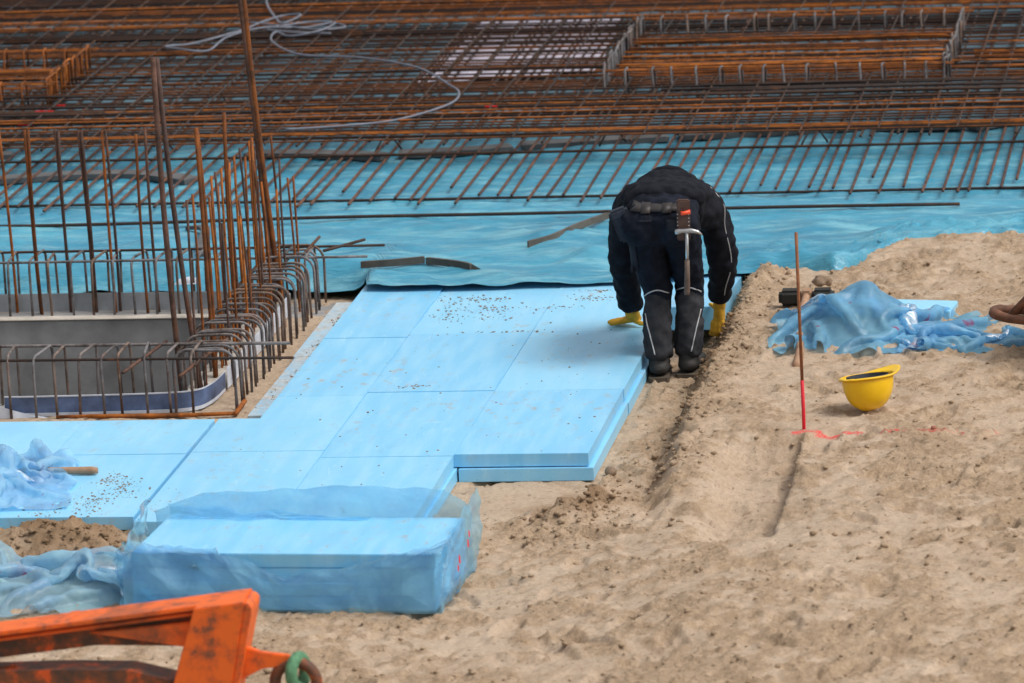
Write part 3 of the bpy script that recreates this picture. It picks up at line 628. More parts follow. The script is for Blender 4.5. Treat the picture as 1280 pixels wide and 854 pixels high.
# bundles of bars thrown on top here and there: the dark and orange bands
for k_, (xa, xb, ya, yb, n, ms) in enumerate([(-6.5, 4.5, 5.6, 6.3, 6, LO), (-7, -2.2, 8.4, 9.4, 9, LA), (-7, 4, 10.6, 13, 20, LA), (-7, 3, 9.6, 11.6, 9, LO), (.2, 4.4, 6.3, 7.0, 9, LD), (-6, -3.6, 6.1, 7.2, 7, LD), (1.7, 4.4, 7.0, 8.4, 9, LO)]):
    for _ in range(n): put(top, ms, xa+jit(.3), random.uniform(ya, yb), ZU+.012+random.uniform(0, .012), xb-xa+jit(.4), 'x', .004+jit(.008))
loose = [((-7, 3.80), (1.90, 4.06), 'long single rebar lying on the foil in front of the bar ends')]
for a, b_, lb in loose:
    pts = np.array([(a[0]+(b_[0]-a[0])*t_, a[1]+(b_[1]-a[1])*t_+.012*math.sin(t_*11), .046+.003*math.sin(t_*23)) for t_ in np.linspace(0, 1, 30)])
    tag(obj('loose_rebar', tube_me('loose_rebar', pts, .0095, 7), 'rust_dark'), lb, 'rebar')
# raised stirrup frames standing out of the upper mat
up = tube_me('stirrup', [(-.05, 0, -.06), (-.05, 0, .0), (-.05, 0, .095), (-.035, 0, .105), (.035, 0, .105), (.05, 0, .095), (.05, 0, -.06)], .0065, 6); up.materials.append(MAT['rust_grey'])
upo = tube_me('stirrup', [(-.05, 0, -.06), (-.05, 0, .0), (-.05, 0, .095), (-.035, 0, .105), (.035, 0, .105), (.05, 0, .095), (.05, 0, -.06)], .0065, 6); upo.materials.append(MAT['rust_bright'])
def frame(lb, x0, x1, y0, y1, me, inner, zb=.185, right_only=False):
    t_ = thing('stirrup_frame', lb, 'rebar frame', ((x0+x1)/2, y0, .18)); L0 = t_.location
    x = x0
    while x <= x1:
        for yy in (y0, y1): obj('stirrup', me, None, t_, Vector((x+jit(.02), yy+jit(.02), zb))-L0, (jit(.06), jit(.06), math.pi/2+jit(.1)))
        x += .125+jit(.03)
    y = y0+.02
    while y <= y1:
        for xx in ((x1,) if right_only else (x0, x1)): obj('stirrup', me, None, t_, Vector((xx+jit(.015), y, zb+.02))-L0, (jit(.05), jit(.05), math.pi/2+jit(.1)))
        y += .088+jit(.015)
    for yy in (y0-.03, y0+.03, y1-.03, y1+.03):
        o = obj('rebar', random.choice(LO), None, t_, Vector((x0-.05, yy, zb+.095))-L0, (0, 0, .005)); o.scale = (x1-x0+.1, 1, 1)
    for k in range(inner):
        yy = y0+.1+(y1-y0-.5)*random.random(); o = obj('rebar', random.choice(LO), None, t_, Vector((x0+.04+jit(.03), yy, zb+.03+.03*random.random()))-L0, (0, 0, .005+jit(.01))); o.scale = (x1-x0-.1+jit(.04), 1, 1)
frame('raised rectangle of grey stirrups filled with orange bars, right background', -.38, 1.63, 7.08, 8.95, up, 26)
frame('raised rectangle of orange stirrups at the left background edge', -5.9, -3.72, 7.05, 8.25, upo, 10, right_only=True)

# grey cable thrown over the mats
cab = [(-3.05, 10.9), (-2.99, 10.28), (-2.81, 9.67), (-2.72, 9.45), (-2.66, 9.71), (-2.80, 9.8), (-2.88, 9.49), (-2.94, 9.13), (-3.18, 8.80), (-3.32, 8.64), (-3.19, 8.47), (-3.03, 8.51), (-2.99, 8.95), (-2.81, 9.23), (-2.57, 9.32), (-2.39, 9.42), (-2.42, 9.06), (-2.60, 9.0), (-2.71, 9.10), (-2.65, 8.67), (-2.40, 8.28), (-1.99, 8.05), (-1.57, 7.60), (-1.31, 7.12), (-1.18, 6.72), (-1.18, 6.30), (-1.41, 5.97), (-1.65, 5.74), (-2.0, 5.6)]
P = spline([(x, y, .228+.012*math.sin(i*2.1)) for i, (x, y) in enumerate(cab)], 260)
tag(obj('cable', tube_me('cable', P, .0068, 7), 'hose_grey'), 'grey cable thrown in loops over the upper rebar mat', 'cable')
P = spline([(-2.95, 9.5, .23), (-2.7, 9.35, .225), (-2.45, 9.15, .23), (-2.3, 9.3, .22), (-2.5, 9.5, .225), (-2.8, 9.3, .22), (-2.6, 9.1, .225), (-2.35, 9.05, .22)], 80)
tag(obj('cable', tube_me('cable', P, .0068, 7), 'hose_grey'), 'short tangled grey cable coil under the thrown loops', 'cable')

# grey spacer strips lying on the foil
def slat(name, pts, w_, h_, m, label, cat='strip', twist=0):
    P = spline([(x, y, z) for x, y, z in pts], 24); V = []
    T = np.gradient(P, axis=0); T /= np.linalg.norm(T, axis=1)[:, None]
    for i, p in enumerate(P):
        s = np.cross(T[i], (0, 0, 1)); s /= np.linalg.norm(s); k = 1.0 if 0 < i < 23 else .9
        for a, b_ in ((-w_/2, 0), (w_/2, 0), (w_/2, h_), (-w_/2, h_)): V.append(p+s*a*k+np.array((0, 0, b_*k)))
    F = [(i*4+k, i*4+(k+1) % 4, (i+1)*4+(k+1) % 4, (i+1)*4+k) for i in range(23) for k in range(4)]+[(3, 2, 1, 0), (92, 93, 94, 95)]
    o = obj(name, raw(name, V, F), m); return tag(o, label, cat) if label else o
gs = [([(-3.6, 5.26, .028), (-3.2, 5.36, .028), (-2.8, 5.34, .028), (-2.46, 5.13, .028)], 'grey spacer strip on foil behind the cage\'s left starter bars'),
      ([(-2.30, 5.92, .026), (-1.9, 5.86, .03), (-1.47, 5.75, .028)], 'grey spacer strip under the mat edge just right of the tall starters'),
      ([(-1.40, 5.82, .028), (-1.0, 5.88, .028), (-.77, 5.96, .028)], 'grey spacer strip under the mat edge above the bent foil strip'),
      ([(-.72, 6.0, .028), (-.3, 6.08, .03), (.1, 6.18, .028)], 'grey spacer strip under the mat edge left of the worker\'s back'),
      ([(.16, 6.2, .028), (.7, 6.30, .028), (1.2, 6.40, .028)], 'long grey spacer strip under the mat edge right of the worker\'s back'),
      ([(1.26, 6.38, .028), (1.77, 6.38, .028)], 'grey spacer strip under the mat edge above the rusty stake'),
      ([(1.82, 6.32, .028), (2.11, 6.52, .028), (2.5, 6.6, .028)], 'grey spacer strip under the mat at the right picture edge'),
      ([(-5.2, 6.0, .028), (-4.4, 5.95, .028), (-3.7, 6.02, .028)], 'grey spacer strip under the mat edge at the left picture edge')]
for pts, lb in gs: slat('spacer_strip', pts, .13, .030, 'strip_grey', lb)
s_ = thing('spacer_strip', 'brown broken strip in two pieces on the foil behind the boards', 'strip', (-.76, 2.66, .02))
for nm, pts in (('piece', [(-1.088, 2.70, .030), (-.90, 2.72, .036), (-.76, 2.74, .044)]), ('piece', [(-.752, 2.735, .040), (-.58, 2.66, .034), (-.50, 2.60, .03)])):
    o = slat(nm, pts, .016, .036, 'strip_brown', None); o.parent = s_; o.location = -s_.location
o = obj('splinter', raw('splinter', [(-.505, 2.60, .03), (-.50, 2.61, .064), (-.42, 2.56, .03), (-.505, 2.615, .03)], [(0, 2, 1), (1, 2, 3), (0, 3, 2), (0, 1, 3)]), 'strip_brown', s_, -s_.location)
slat('spacer_strip', [(-.281, 3.14, .035), (-.17, 3.25, .045), (-.06, 3.50, .055), (.06, 3.80, .05)], .016, .034, 'strip_brown', 'brown bent strip on the foil beside the worker\'s left hip')
slat('spacer_strip', [(-2.20, 3.75, .04), (-2.08, 3.6, .06), (-2.02, 3.2, .05), (-1.98, 3.0, .04)], .05, .02, 'strip_grey', 'curved grey strip on the foil seen between the cage\'s starter bars')

# ------------------------------------------------------------------ thin plastic film: small cloth solver
def cloth(W, H, nx, ny, place, ground, steps=110, inner=14, seed=1, stiff=.25, grav=.0016, damp=.93):
    u, v = np.meshgrid(np.linspace(0, 1, nx), np.linspace(0, 1, ny), indexing='ij'); P = place(u, v); Q = P.copy()
    dx, dy = W/(nx-1), H/(ny-1); dd = math.hypot(dx, dy)
    sets = []
    def pr(a, b_, L, k): sets.append((a, b_, L, k))
    S = np.s_
    for par in (0, 1):
        na = nx-1; 
        pr(S[par:nx-1:2, :], S[par+1:nx:2, :], dx, 1.0); pr(S[:, par:ny-1:2], S[:, par+1:ny:2], dy, 1.0)
    pr(S[:-1, :-1], S[1:, 1:], dd, .35); pr(S[1:, :-1], S[:-1, 1:], dd, .35)
    pr(S[:-2, :], S[2:, :], 2*dx, stiff*.5); pr(S[:, :-2], S[:, 2:], 2*dy, stiff*.5)
    for s in range(steps):
        vel = (P-Q)*damp; Q = P.copy(); P = P+vel; P[..., 2] -= grav
        for _ in range(inner):
            for a, b_, L, k in sets:
                A = P[a]; B = P[b_]
                n0 = min(A.shape[0], B.shape[0]); n1 = min(A.shape[1], B.shape[1]); A = A[:n0, :n1]; B = B[:n0, :n1]
                d_ = B-A; l = np.linalg.norm(d_, axis=-1, keepdims=True)+1e-9; c_ = d_*((l-L)/l)*.5*k*(1.0 if k == 1 else .5)
                P[a][:n0, :n1] += c_; P[b_][:n0, :n1] -= c_
        gz = ground(P[..., 0], P[..., 1])+.004; hit = P[..., 2] < gz
        P[..., 2] = np.where(hit, gz, P[..., 2])
        for k in (0, 1): P[..., k] = np.where(hit, Q[..., k]*.9+P[..., k]*.1, P[..., k])
    return P
def upsample(P, k):
    for ax in (0, 1):
        n = P.shape[ax]; t_ = np.linspace(0, n-1, (n-1)*k+1); i = np.minimum(t_.astype(int), n-2); f = (t_-i); f = f.reshape((-1, 1, 1) if ax == 0 else (1, -1, 1))
        g = lambda q: np.take(P, np.clip(q, 0, n-1), axis=ax)
        p0, p1, p2, p3 = g(i-1), g(i), g(i+1), g(i+2); P = .5*(2*p1+(p2-p0)*f+(2*p0-5*p1+4*p2-p3)*f**2+(3*p1-p0-3*p2+p3)*f**3)
    return P
def crinkle(P, amp, fr, seed):
    nx, ny = P.shape[:2]; Nn = np.cross(np.gradient(P, axis=0), np.gradient(P, axis=1)); Nn /= np.linalg.norm(Nn, axis=-1, keepdims=True)+1e-9
    L = np.linalg.norm(np.diff(P, axis=0), axis=-1).sum(0).mean(); H = np.linalg.norm(np.diff(P, axis=1), axis=-1).sum(1).mean()
    u, v = np.meshgrid(np.linspace(0, L, nx), np.linspace(0, H, ny), indexing='ij')
    if Nn[..., 2].mean() < 0: Nn = -Nn
    r_ = np.random.default_rng(seed+5); h = 0*u
    for k in range(9):
        a = r_.uniform(0, math.pi); l = r_.uniform(.07, .30)*4.5/fr; ph = r_.uniform(0, 9); mk_ = sstep(perlin(u*2.2+ph, v*2.2-ph, seed+k), -.1, .25)
        h = h+mk_*l*(.5-np.abs(((u*math.cos(a)+v*math.sin(a))/l+ph+.5*perlin(u*1.6, v*1.6, seed+60+k)) % 1.0-.5)*2)
    return P+Nn*(h*amp*8)[..., None]
def film(name, P, m, label, k=4, cat='plastic film', amp=.0075, fr=4.5):
    P = crinkle(upsample(P, k), amp, fr, int(abs(P[0, 0, 0])*1000) % 900); nx, ny = P.shape[:2]
    o = big_grid(name, P[..., 0], P[..., 1], P[..., 2], m); return tag(o, label, cat)
def crumple(cx, cy, sx, sy, rot, gain, amp, seed, z0=.05, freq=3.0):
    def f(u, v):
        a = (u-.5)*sx; b_ = (v-.5)*sy; a = a+.10*perlin(u*3, v*3, seed)*sx; b_ = b_+.10*perlin(u*3, v*3, seed+1)*sy
        x = cx+a*math.cos(rot)-b_*math.sin(rot); y = cy+a*math.sin(rot)+b_*math.cos(rot)
        z = z0+amp*(.6+perlin(u*freq, v*freq, seed+2)+.6*perlin(u*freq*2.3, v*freq*2.3, seed+3)+.35*perlin(u*freq*5, v*freq*5, seed+4)); return np.stack([x, y, z], -1)
    return f
def g_right(x, y):
    z = .045+0*x
    b_ = np.exp(-(((x-1.66)/.17)**2+((y-.88)/.22)**2)*1.0); c_ = np.exp(-(((x-1.40)/.16)**2+((y-.95)/.2)**2))
    return z+.24*b_+.10*c_
P1 = cloth(1.45, 1.05, 54, 39, crumple(1.74, .86, .80, .64, -.06, 1, .10, 201, .22, 2.0), g_right, 80, 16, stiff=.8)
film('plastic_film', P1, 'film_printed', 'crumpled blue plastic film heaped on the sand right of the stake')
P1b = cloth(.95, .5, 42, 23, crumple(2.20, .62, .70, .28, -.05, 1, .06, 231, .10, 2.0), lambda x, y: .045+.025*np.exp(-((y-.64)/.1)**2), 60, 12, stiff=.5)
film('plastic_film', P1b, 'film_printed', 'flat trailing tail of blue film reaching towards the wheelbarrow')
def g_left(x, y): return np.maximum(sand_base(x, y), -.12)+.13*np.exp(-(((x+1.20)/.14)**2+((y+3.0)/.22)**2))+.16*np.exp(-(((x+1.82)/.16)**2+((y+2.72)/.28)**2))+.06*np.exp(-(((x+1.5)/.2)**2+((y+3.15)/.16)**2))
P3 = cloth(1.75, 1.15, 58, 39, crumple(-1.56, -3.06, 1.12, .58, -.12, 1, .10, 301, .08, 2.0), g_left, 70, 12, stiff=.5)
film('plastic_film', P3, 'film_pale', 'pale crumpled blue film heaped left of the film-wrapped board pack')
def g_brd(x, y): return np.where(x > -2.5, .004, .004)+.12*np.exp(-(((x+2.0)/.14)**2+((y+1.70)/.28)**2))
P4 = cloth(.95, 1.25, 36, 46, crumple(-2.0, -1.72, .58, .85, .2, 1, .08, 401, .10, 2.0), g_brd, 60, 12, stiff=.5)
film('plastic_film', P4, 'film_pale', 'crumpled pale film on the boards at the left edge, over the wooden handle')

# ------------------------------------------------------------------ pack of foam boards in film (foreground)
PK = Vector((-.355, -3.10, -.118)); PA = -.060
cP, sP = math.cos(PA), math.sin(PA)
def pk(x, y, z): return (PK.x+x*cP-y*sP, PK.y+x*sP+y*cP, PK.z+z)
LBL = ['lowest', 'second', 'third', 'topmost, bright white-topped']
for k in range(4):
    o = obj('packed_board', box_me('packed_board', 1.27+jit(.006), .60, TH, .003, 2), 'foam', loc=pk(jit(.004), jit(.004), TH/2+k*(TH+.0012)), rot=(0, 0, PA+jit(.004)))
    tag(o, LBL[k]+' blue foam board of the film-wrapped pack in the foreground', 'foam board', 'foam boards in the wrapped pack')
HP = 4*(TH+.0012)
wrap = thing('film_wrap', 'torn translucent blue film wrapped round the foreground board pack', 'plastic film', tuple(PK), PA)
def nz(x, y, s): return float(perlin(np.array(x), np.array(y), s))
def sheet(name, nu, nv, f, amp=.006, fr=4.0):
    P = np.array([[f(i/(nu-1), j/(nv-1)) for j in range(nv)] for i in range(nu)]); P = crinkle(upsample(P, 3), amp, fr, nu*7+nv)
    o = big_grid(name, P[..., 0], P[..., 1], P[..., 2], 'film'); o.parent = wrap; return o
edge_pts = [(0, .37), (.12, .33), (.25, .29), (.33, .24), (.45, .175), (.52, .15), (.60, .165), (.70, .19), (.80, .22), (.88, .26), (.95, .33), (1, .48)]
def fr(u, v):
    x = -.665+1.33*u; s = v*(np.interp(u, [p[0] for p in edge_pts], [p[1] for p in edge_pts])+.012*nz(u*9, 0, 80))
    y0 = -.30-.024-.006*(1+nz(u*4, v*2, 81))-.008*abs(nz(u*2.5+v*1.2, v*2-u*1.2, 82))
    if s < HP+.012: return (x, y0, s)
    q = s-HP-.012; return (x, y0+q, HP+.012+.006*nz(u*8, q*14, 83)+.3*max(0, u-.9)*v*.5)
sheet('front_film', 90, 34, fr, .010, 4.0)
def fr2(u, v):
    a = np.array(fr(u, .80+.22*v)); return (a[0], a[1]-.012+.004*nz(u*6, v, 84), a[2]+.004*nz(u*5, v*2, 85))
sheet('edge_fold', 90, 8, fr2, .006, 5.0)
def bk(u, v):
    x = -.70+1.355*u+.012*nz(u*4, v*3, 90); hgt = .235+.155*np.interp(u, [0, .06, .16, .4, .7, .93, 1], [.25, .45, .72, .90, 1.0, .98, .55])
    z = v*hgt; bend = max(0, v-.62)/.38
    y = .312+.018*nz(u*5, v*3, 91)+.014*abs(nz(u*9, v*2, 92))*v+.05*v*v-.10*bend**2*(.6+.6*nz(u*3, 1, 93)); return (x, y, z-.02*bend**2)
sheet('back_film', 100, 30, bk)
def bk2(u, v):
    x = -.62+.86*u; z = HP-.01+v*(.075*(1-u*.75)+.012*nz(u*7, 2, 97)); y = .292-.05*v+.02*nz(u*6, v*2, 96); return (x, y, z)
sheet('folded_film', 60, 12, bk2)
def sd(u, v):
    y = -.31+.64*u; hgt = .20+.16*u+.03*nz(u*5, 3, 100)+.04*math.exp(-((u-.55)/.12)**2); z = v*hgt
    x = .642+.012+.022*math.sin(v*2.2)*(.5+u)+.010*nz(u*5, v*5, 101)+.008*abs(nz(u*9+v*3, v*5, 102)); return (x, y, z)
sheet('end_film', 44, 26, sd)
def sd2(u, v):
    y = -.32+.66*u; hgt = .24+.07*u+.03*nz(u*5, 3, 103); z = v*hgt
    x = -.655-.02-.04*math.sin(v*2.4)*(.4+u)-.02*nz(u*5, v*5, 104)-.02*abs(nz(u*9+v*3, v*5, 105)); return (x, y, z)
sheet('end_film', 44, 26, sd2)
mk = raw('printed_mark', [(0, 0, 0), (.004, .012, .0), (.004, .012, .02), (.0, .004, .024)], [(0, 1, 2, 3)]); mk.materials.append(MAT['red_paint'])
for dy, dz, sc_ in ((.06, .215, 1.2), (.03, .18, 1.4), (-.12, .15, 1.5), (-.15, .125, 1.2)): obj('printed_mark', mk, None, wrap, (.70 if dy > 0 else .695, dy, dz), (0, 0, .2), (sc_,)*3)

# wooden handle on the boards
def handle(L, r0, r1, m='wood'):
    ts = np.linspace(0, 1, 14); rr = r0+(r1-r0)*ts; rr[0] *= .7; rr[-1] *= .72; return tube_me('handle', np.stack([ts*L, 0*ts, 0*ts], -1), rr, 12)
hd = obj('wooden_handle', handle(.36, .012, .0185), 'wood', loc=(-1.905, -1.53, .019), rot=(0, 0, -.045)); tag(hd, 'short wooden tool handle sticking out of the film on the boards', 'handle')

# ------------------------------------------------------------------ small things on the right
stk = thing('survey_stake', 'thin rusty rebar stake with red-painted foot standing in the sand', 'stake', (1.541, -1.10, .02))
obj('shaft', tube_me('shaft', [(-.003, 0, .925), (-.002, .002, .6), (0, 0, .26)], .0072, 8), 'rust_stake', stk); obj('painted_foot', tube_me('foot', [(0, 0, .262), (.001, 0, .12), (.0, 0, -.08)], .0080, 8), 'red_paint', stk)
# hard hat, upturned
hz = sand_z(1.806, -.74)
hat = thing('hard_hat', 'yellow hard hat lying upside down on the sand', 'hard hat', (1.806, -.74, float(hz)+.005), math.radians(-62)); hat.scale = (.95,)*3; hat.rotation_euler = (Matrix.Rotation(math.radians(-7), 3, 'X') @ Matrix.Rotation(math.radians(-4), 3, 'Y') @ Matrix.Rotation(math.radians(52), 3, 'Z')).to_euler()
nu, nv = 48, 16; V = []
def hatpt(a, t_, off=0):
    rx, ry, hz_ = .136+off, .108+off, .158+off; ph = t_*math.pi/2
    s = math.sin(ph)**.82; x = rx*s*math.cos(a); y = ry*s*math.sin(a); z = (hz_)*(1-math.cos(ph)**.9) if True else 0
    rdg = .006*math.exp(-(y/.016)**2)*(1-t_*.6) + .0035*math.exp(-((abs(y)-.045)/.010)**2)*(1-t_*.5)
    return (x, y, z-rdg)
for i in range(nu):
    for j in range(nv): V.append(hatpt(2*math.pi*i/nu, j/(nv-1)))
sh = obj('shell', raw('shell', V, grid_faces(nu, nv, True), True), 'yellow_plastic', hat); sm = sh.modifiers.new('thick', 'SOLIDIFY'); sm.thickness = .004; sm.offset = -1
V = []
for i in range(nu):
    a = 2*math.pi*i/nu; c_ = max(0, math.cos(a)); pk_ = .055*c_**2.5
    for j in range(5):
        k = j/4; x, y, z = hatpt(a, 1); r_ = 1+(.014+pk_)*k/.13; V.append((x*r_, y*(1+.010*k/.1), z+.002-.004*k+.030*k*c_**3))
br = obj('brim', raw('brim', V, grid_faces(nu, 5, True), True), 'yellow_plastic', hat); sm = br.modifiers.new('thick', 'SOLIDIFY'); sm.thickness = .006; sm.offset = 0
V = []
for i in range(nu):
    for j in range(8): x, y, z = hatpt(2*math.pi*i/nu, .35+.6*j/7, -.014); V.append((x, y, z+.006))
obj('liner', raw('liner', V, grid_faces(nu, 8, True), True), 'dark_lining', hat)
obj('headband', raw('band', [(hatpt(2*math.pi*i/nu, .97, -.02)[0]*(1-.03*j), hatpt(2*math.pi*i/nu, .97, -.02)[1], .118+.045*j) for i in range(nu) for j in range(2)], grid_faces(nu, 2, True), True), 'dark_lining', hat)
# black-headed tool
tl = thing('long_handled_tool', 'wooden-handled tool with black block head lying partly under blue film', 'tool', (1.32, 1.50, .05), .03)
hm = merge([lump((-.075, 0, .055), (.062, .05, .042), 1.3, 3), lump((.078, 0, .055), (.064, .05, .042), 8.3, 3)])
def rblock(x0, x1): return box_me('head_block', x1-x0, .10, .078, .018, 3, ((x0+x1)/2, 0, .05))
obj('head_block', rblock(-.135, -.022), 'black_rubber', tl); obj('head_block', rblock(.022, .135), 'black_rubber', tl); obj('head_socket', box_me('socket', .05, .085, .06, .008, 2, (0, 0, .055)), 'wood', tl)
P = spline([(0, .06, .06), (0, -.3, .05), (.01, -.7, .03), (.03, -1.05, .012), (.035, -1.34, .008)], 24)
obj('handle', tube_me('handle', P, np.interp(np.linspace(0, 1, 24), [0, .7, .96, 1], [.019, .019, .024, .018]), 12), 'wood', tl)
# wheelbarrow nose at the right edge
wb = thing('wheelbarrow', 'rusty wheelbarrow with black tyre cut by the right picture edge', 'wheelbarrow', (2.62, .38, .04))
def torus(R, r_, nu=40, nv=14, flat=1):
    V = [];
    for i in range(nu):
        for j in range(nv):
            a = 2*math.pi*i/nu; b_ = 2*math.pi*j/nv; rr = R+r_*math.cos(b_); V.append((rr*math.cos(a), r_*flat*math.sin(b_), rr*math.sin(a)))
    F = [(i*nv+j, i*nv+(j+1) % nv, ((i+1) % nu)*nv+(j+1) % nv, ((i+1) % nu)*nv+j) for i in range(nu) for j in range(nv)]; return V, F
ty = obj('tyre', raw('tyre', *torus(.145, .042), smooth=True), 'black_rubber', wb, (0, -.02, .18)); 
obj('rim', raw('rim', *torus(.085, .022, 32, 10, 1.2), smooth=True), 'wheelbarrow_rust', wb, (0, -.02, .18)); obj('axle', tube_me('axle', [(0, -.14, .18), (0, .12, .18)], .014, 10), 'wheelbarrow_rust', wb)
for s in (-1, 1):
    obj('fork', tube_me('fork', spline([(-.305, s*.06-.02, .215), (-.22, s*.10-.02, .205), (-.05, s*.115-.02, .20), (.25, s*.13-.02, .27), (.9, s*.24-.02, .45)], 30), .022, 10), 'wheelbarrow_rust', wb)
obj('front_bumper', tube_me('front_bumper', spline([(-.29, -.09, .215), (-.318, -.05, .216), (-.322, -.02, .216), (-.318, .02, .216), (-.29, .05, .215)], 20), .024, 10), 'wheelbarrow_rust', wb)
obj('strut', tube_me('strut', [(-.24, -.10, .215), (-.12, -.12, .34), (.02, -.15, .46)], .020, 8), 'wheelbarrow_rust', wb)
bm = bmesh.new(); rings = [(.10, -.22, .22, .30), (.02, -.30, .30, .56)]
lo_ = [bm.verts.new(p) for p in ((.12, -.18, .30), (.62, -.22, .36), (.62, .22, .36), (.12, .18, .30))]; hi_ = [bm.verts.new(p) for p in ((-.0, -.30, .52), (.95, -.34, .60), (.95, .34, .60), (-.0, .30, .52))]
bm.faces.new(lo_[::-1])
for k in range(4): bm.faces.new((lo_[k], lo_[(k+1) % 4], hi_[(k+1) % 4], hi_[k]))
me = bpy.data.meshes.new('tray'); bm.to_mesh(me); bm.free(); o = obj('tray', me, 'wheelbarrow_rust', wb); sm = o.modifiers.new('t', 'SOLIDIFY'); sm.thickness = .008
for s in (-1, 1): obj('leg', tube_me('leg', [(.55, s*.2, .40), (.60, s*.22, .2), (.62, s*.22, 0)], .016, 8), 'wheelbarrow_rust', wb)

# ------------------------------------------------------------------ worker
def blobs(chains, sub=2):
    V, F = [], []; bm = bmesh.new(); bmesh.ops.create_icosphere(bm, subdivisions=sub, radius=1); sv_ = np.array([v.co[:] for v in bm.verts]); sf = [tuple(v.index for v in f.verts) for f in bm.faces]; bm.free()
    for ch in chains:
        K = [(np.array(c, float), np.array(r_ if hasattr(r_, '__len__') else (r_,)*3, float)) for c, r_ in ch]
        segs = [K[0]] if len(K) == 1 else []
        for (c0, r0), (c1, r1) in zip(K, K[1:]):
            n = max(2, int(np.linalg.norm(c1-c0)/(.30*min(r0.min(), r1.min())))+1)
            for i in range(n+1): t_ = i/n; segs.append((c0*(1-t_)+c1*t_, r0*(1-t_)+r1*t_))
        for c, r_ in segs: k = len(V); V += list(sv_*r_+c); F += [tuple(i+k for i in f) for f in sf]
    return V, F
def skin_mesh(name, chains, voxel, smooth=6, wr=None):
    me = raw(name, *blobs(chains)); o = bpy.data.objects.new('tmp', me); COL.objects.link(o)
    md = o.modifiers.new('r', 'REMESH'); md.mode = 'VOXEL'; md.voxel_size = voxel
    s = o.modifiers.new('s', 'SMOOTH'); s.iterations = smooth; s.factor = .5
    dg = bpy.context.evaluated_depsgraph_get(); out = bpy.data.meshes.new_from_object(o.evaluated_get(dg)); bpy.data.objects.remove(o)
    out.name = name
    if wr:
        for v, nn in [(v, v.normal.copy()) for v in out.vertices]: v.co = v.co+nn*wr(v.co)
        out.update()
    out.polygons.foreach_set('use_smooth', [True]*len(out.polygons)); out.materials.clear(); return out
def folds(amp, sx, sy, sz):
    def f(p):
        q = Vector((p.x*sx, p.y*sy, p.z*sz)); a = mnoise.noise(q+Vector((3, 1, 7))*.9); b_ = mnoise.noise(q*2.3+Vector((9, 4, 2)))
        return amp*((1-abs(a)*2.2)*.8+b_*.7)
    return f
def on_surface(me, pts, off=.001):
    from mathutils.bvhtree import BVHTree
    bt = BVHTree.FromPolygons([v.co[:] for v in me.vertices], [tuple(p.vertices) for p in me.polygons]); out = []
    for p in pts:
        h = bt.find_nearest(Vector(p)); out.append(h[0]+h[1]*off)
    return out
man = thing('person', 'worker in dark jacket and trousers with yellow gloves bending over the boards', 'person', (.745, .75, -.12))
MO = -man.location
def mp(name, me, m, par=man): 
    o = obj(name, me, m, par); o.location = MO if par is man else (0, 0, 0); return o
hipL, hipR = (.662, .62, .655), (.812, .63, .655); kneeL, kneeR = (.682, .80, .30), (.828, .86, .31); ankL, ankR = (.683, .735, -.03), (.815, .80, -.03)
shL, shR = (.522, 1.08, .61), (.905, 1.06, .62); elL, elR = (.475, 1.13, .37), (.960, 1.12, .385); wrL, wrR = (.482, 1.32, .085), (.915, 1.30, .13)
body = skin_mesh('body', [[(hipL, .062), (kneeL, .046), (ankL, .040)], [(hipR, .062), (kneeR, .046), (ankR, .040)], [((.738, .63, .68), (.12, .09, .08)), ((.725, .85, .72), (.15, .12, .10)), ((.71, 1.06, .69), (.17, .10, .10))],
    [((.71, 1.08, .69), .06), ((.71, 1.22, .635), .055)], [((.71, 1.30, .60), (.078, .085, .10)), ((.71, 1.33, .55), (.07, .075, .085))], [((.71, 1.40, .55), (.014, .02, .014))],
    [((.635, 1.31, .585), (.012, .018, .03))], [((.785, 1.31, .585), (.012, .018, .03))],
    [(shL, .062), (elL, .043), (wrL, .03)], [(shR, .062), (elR, .043), (wrR, .031)]], .013, 5); mp('body', body, 'skin')
mp('hair', skin_mesh('hair', [[((.71, 1.27, .625), (.082, .082, .085)), ((.71, 1.30, .63), (.082, .08, .08))]], .012, 4, folds(.006, 30, 30, 30)), 'hair')
tr = skin_mesh('trousers', [[((.738, .60, .675), (.172, .130, .115)), ((.735, .69, .715), (.18, .115, .085))], [((.655, .56, .655), (.108, .105, .105))], [((.808, .565, .655), (.102, .105, .105))],
    [(hipL, (.106, .115, .10)), ((.658, .69, .48), (.083, .095, .09)), (kneeL, (.069, .082, .08)), ((.677, .755, .14), (.066, .078, .07)), ((.680, .735, .005), (.068, .078, .04))],
    [(hipR, (.100, .115, .10)), ((.824, .74, .48), (.080, .092, .09)), (kneeR, (.067, .082, .08)), ((.825, .82, .14), (.064, .078, .07)), ((.819, .80, .005), (.066, .078, .04))]], .0090, 3, folds(.0095, 13, 12, 13)); mp('trousers', tr, 'trousers')
tr.materials.append(MAT['trouser_panel'])
for f in tr.polygons:
    if f.center.z < .275+.02*math.sin(f.center.x*40): f.material_index = 1
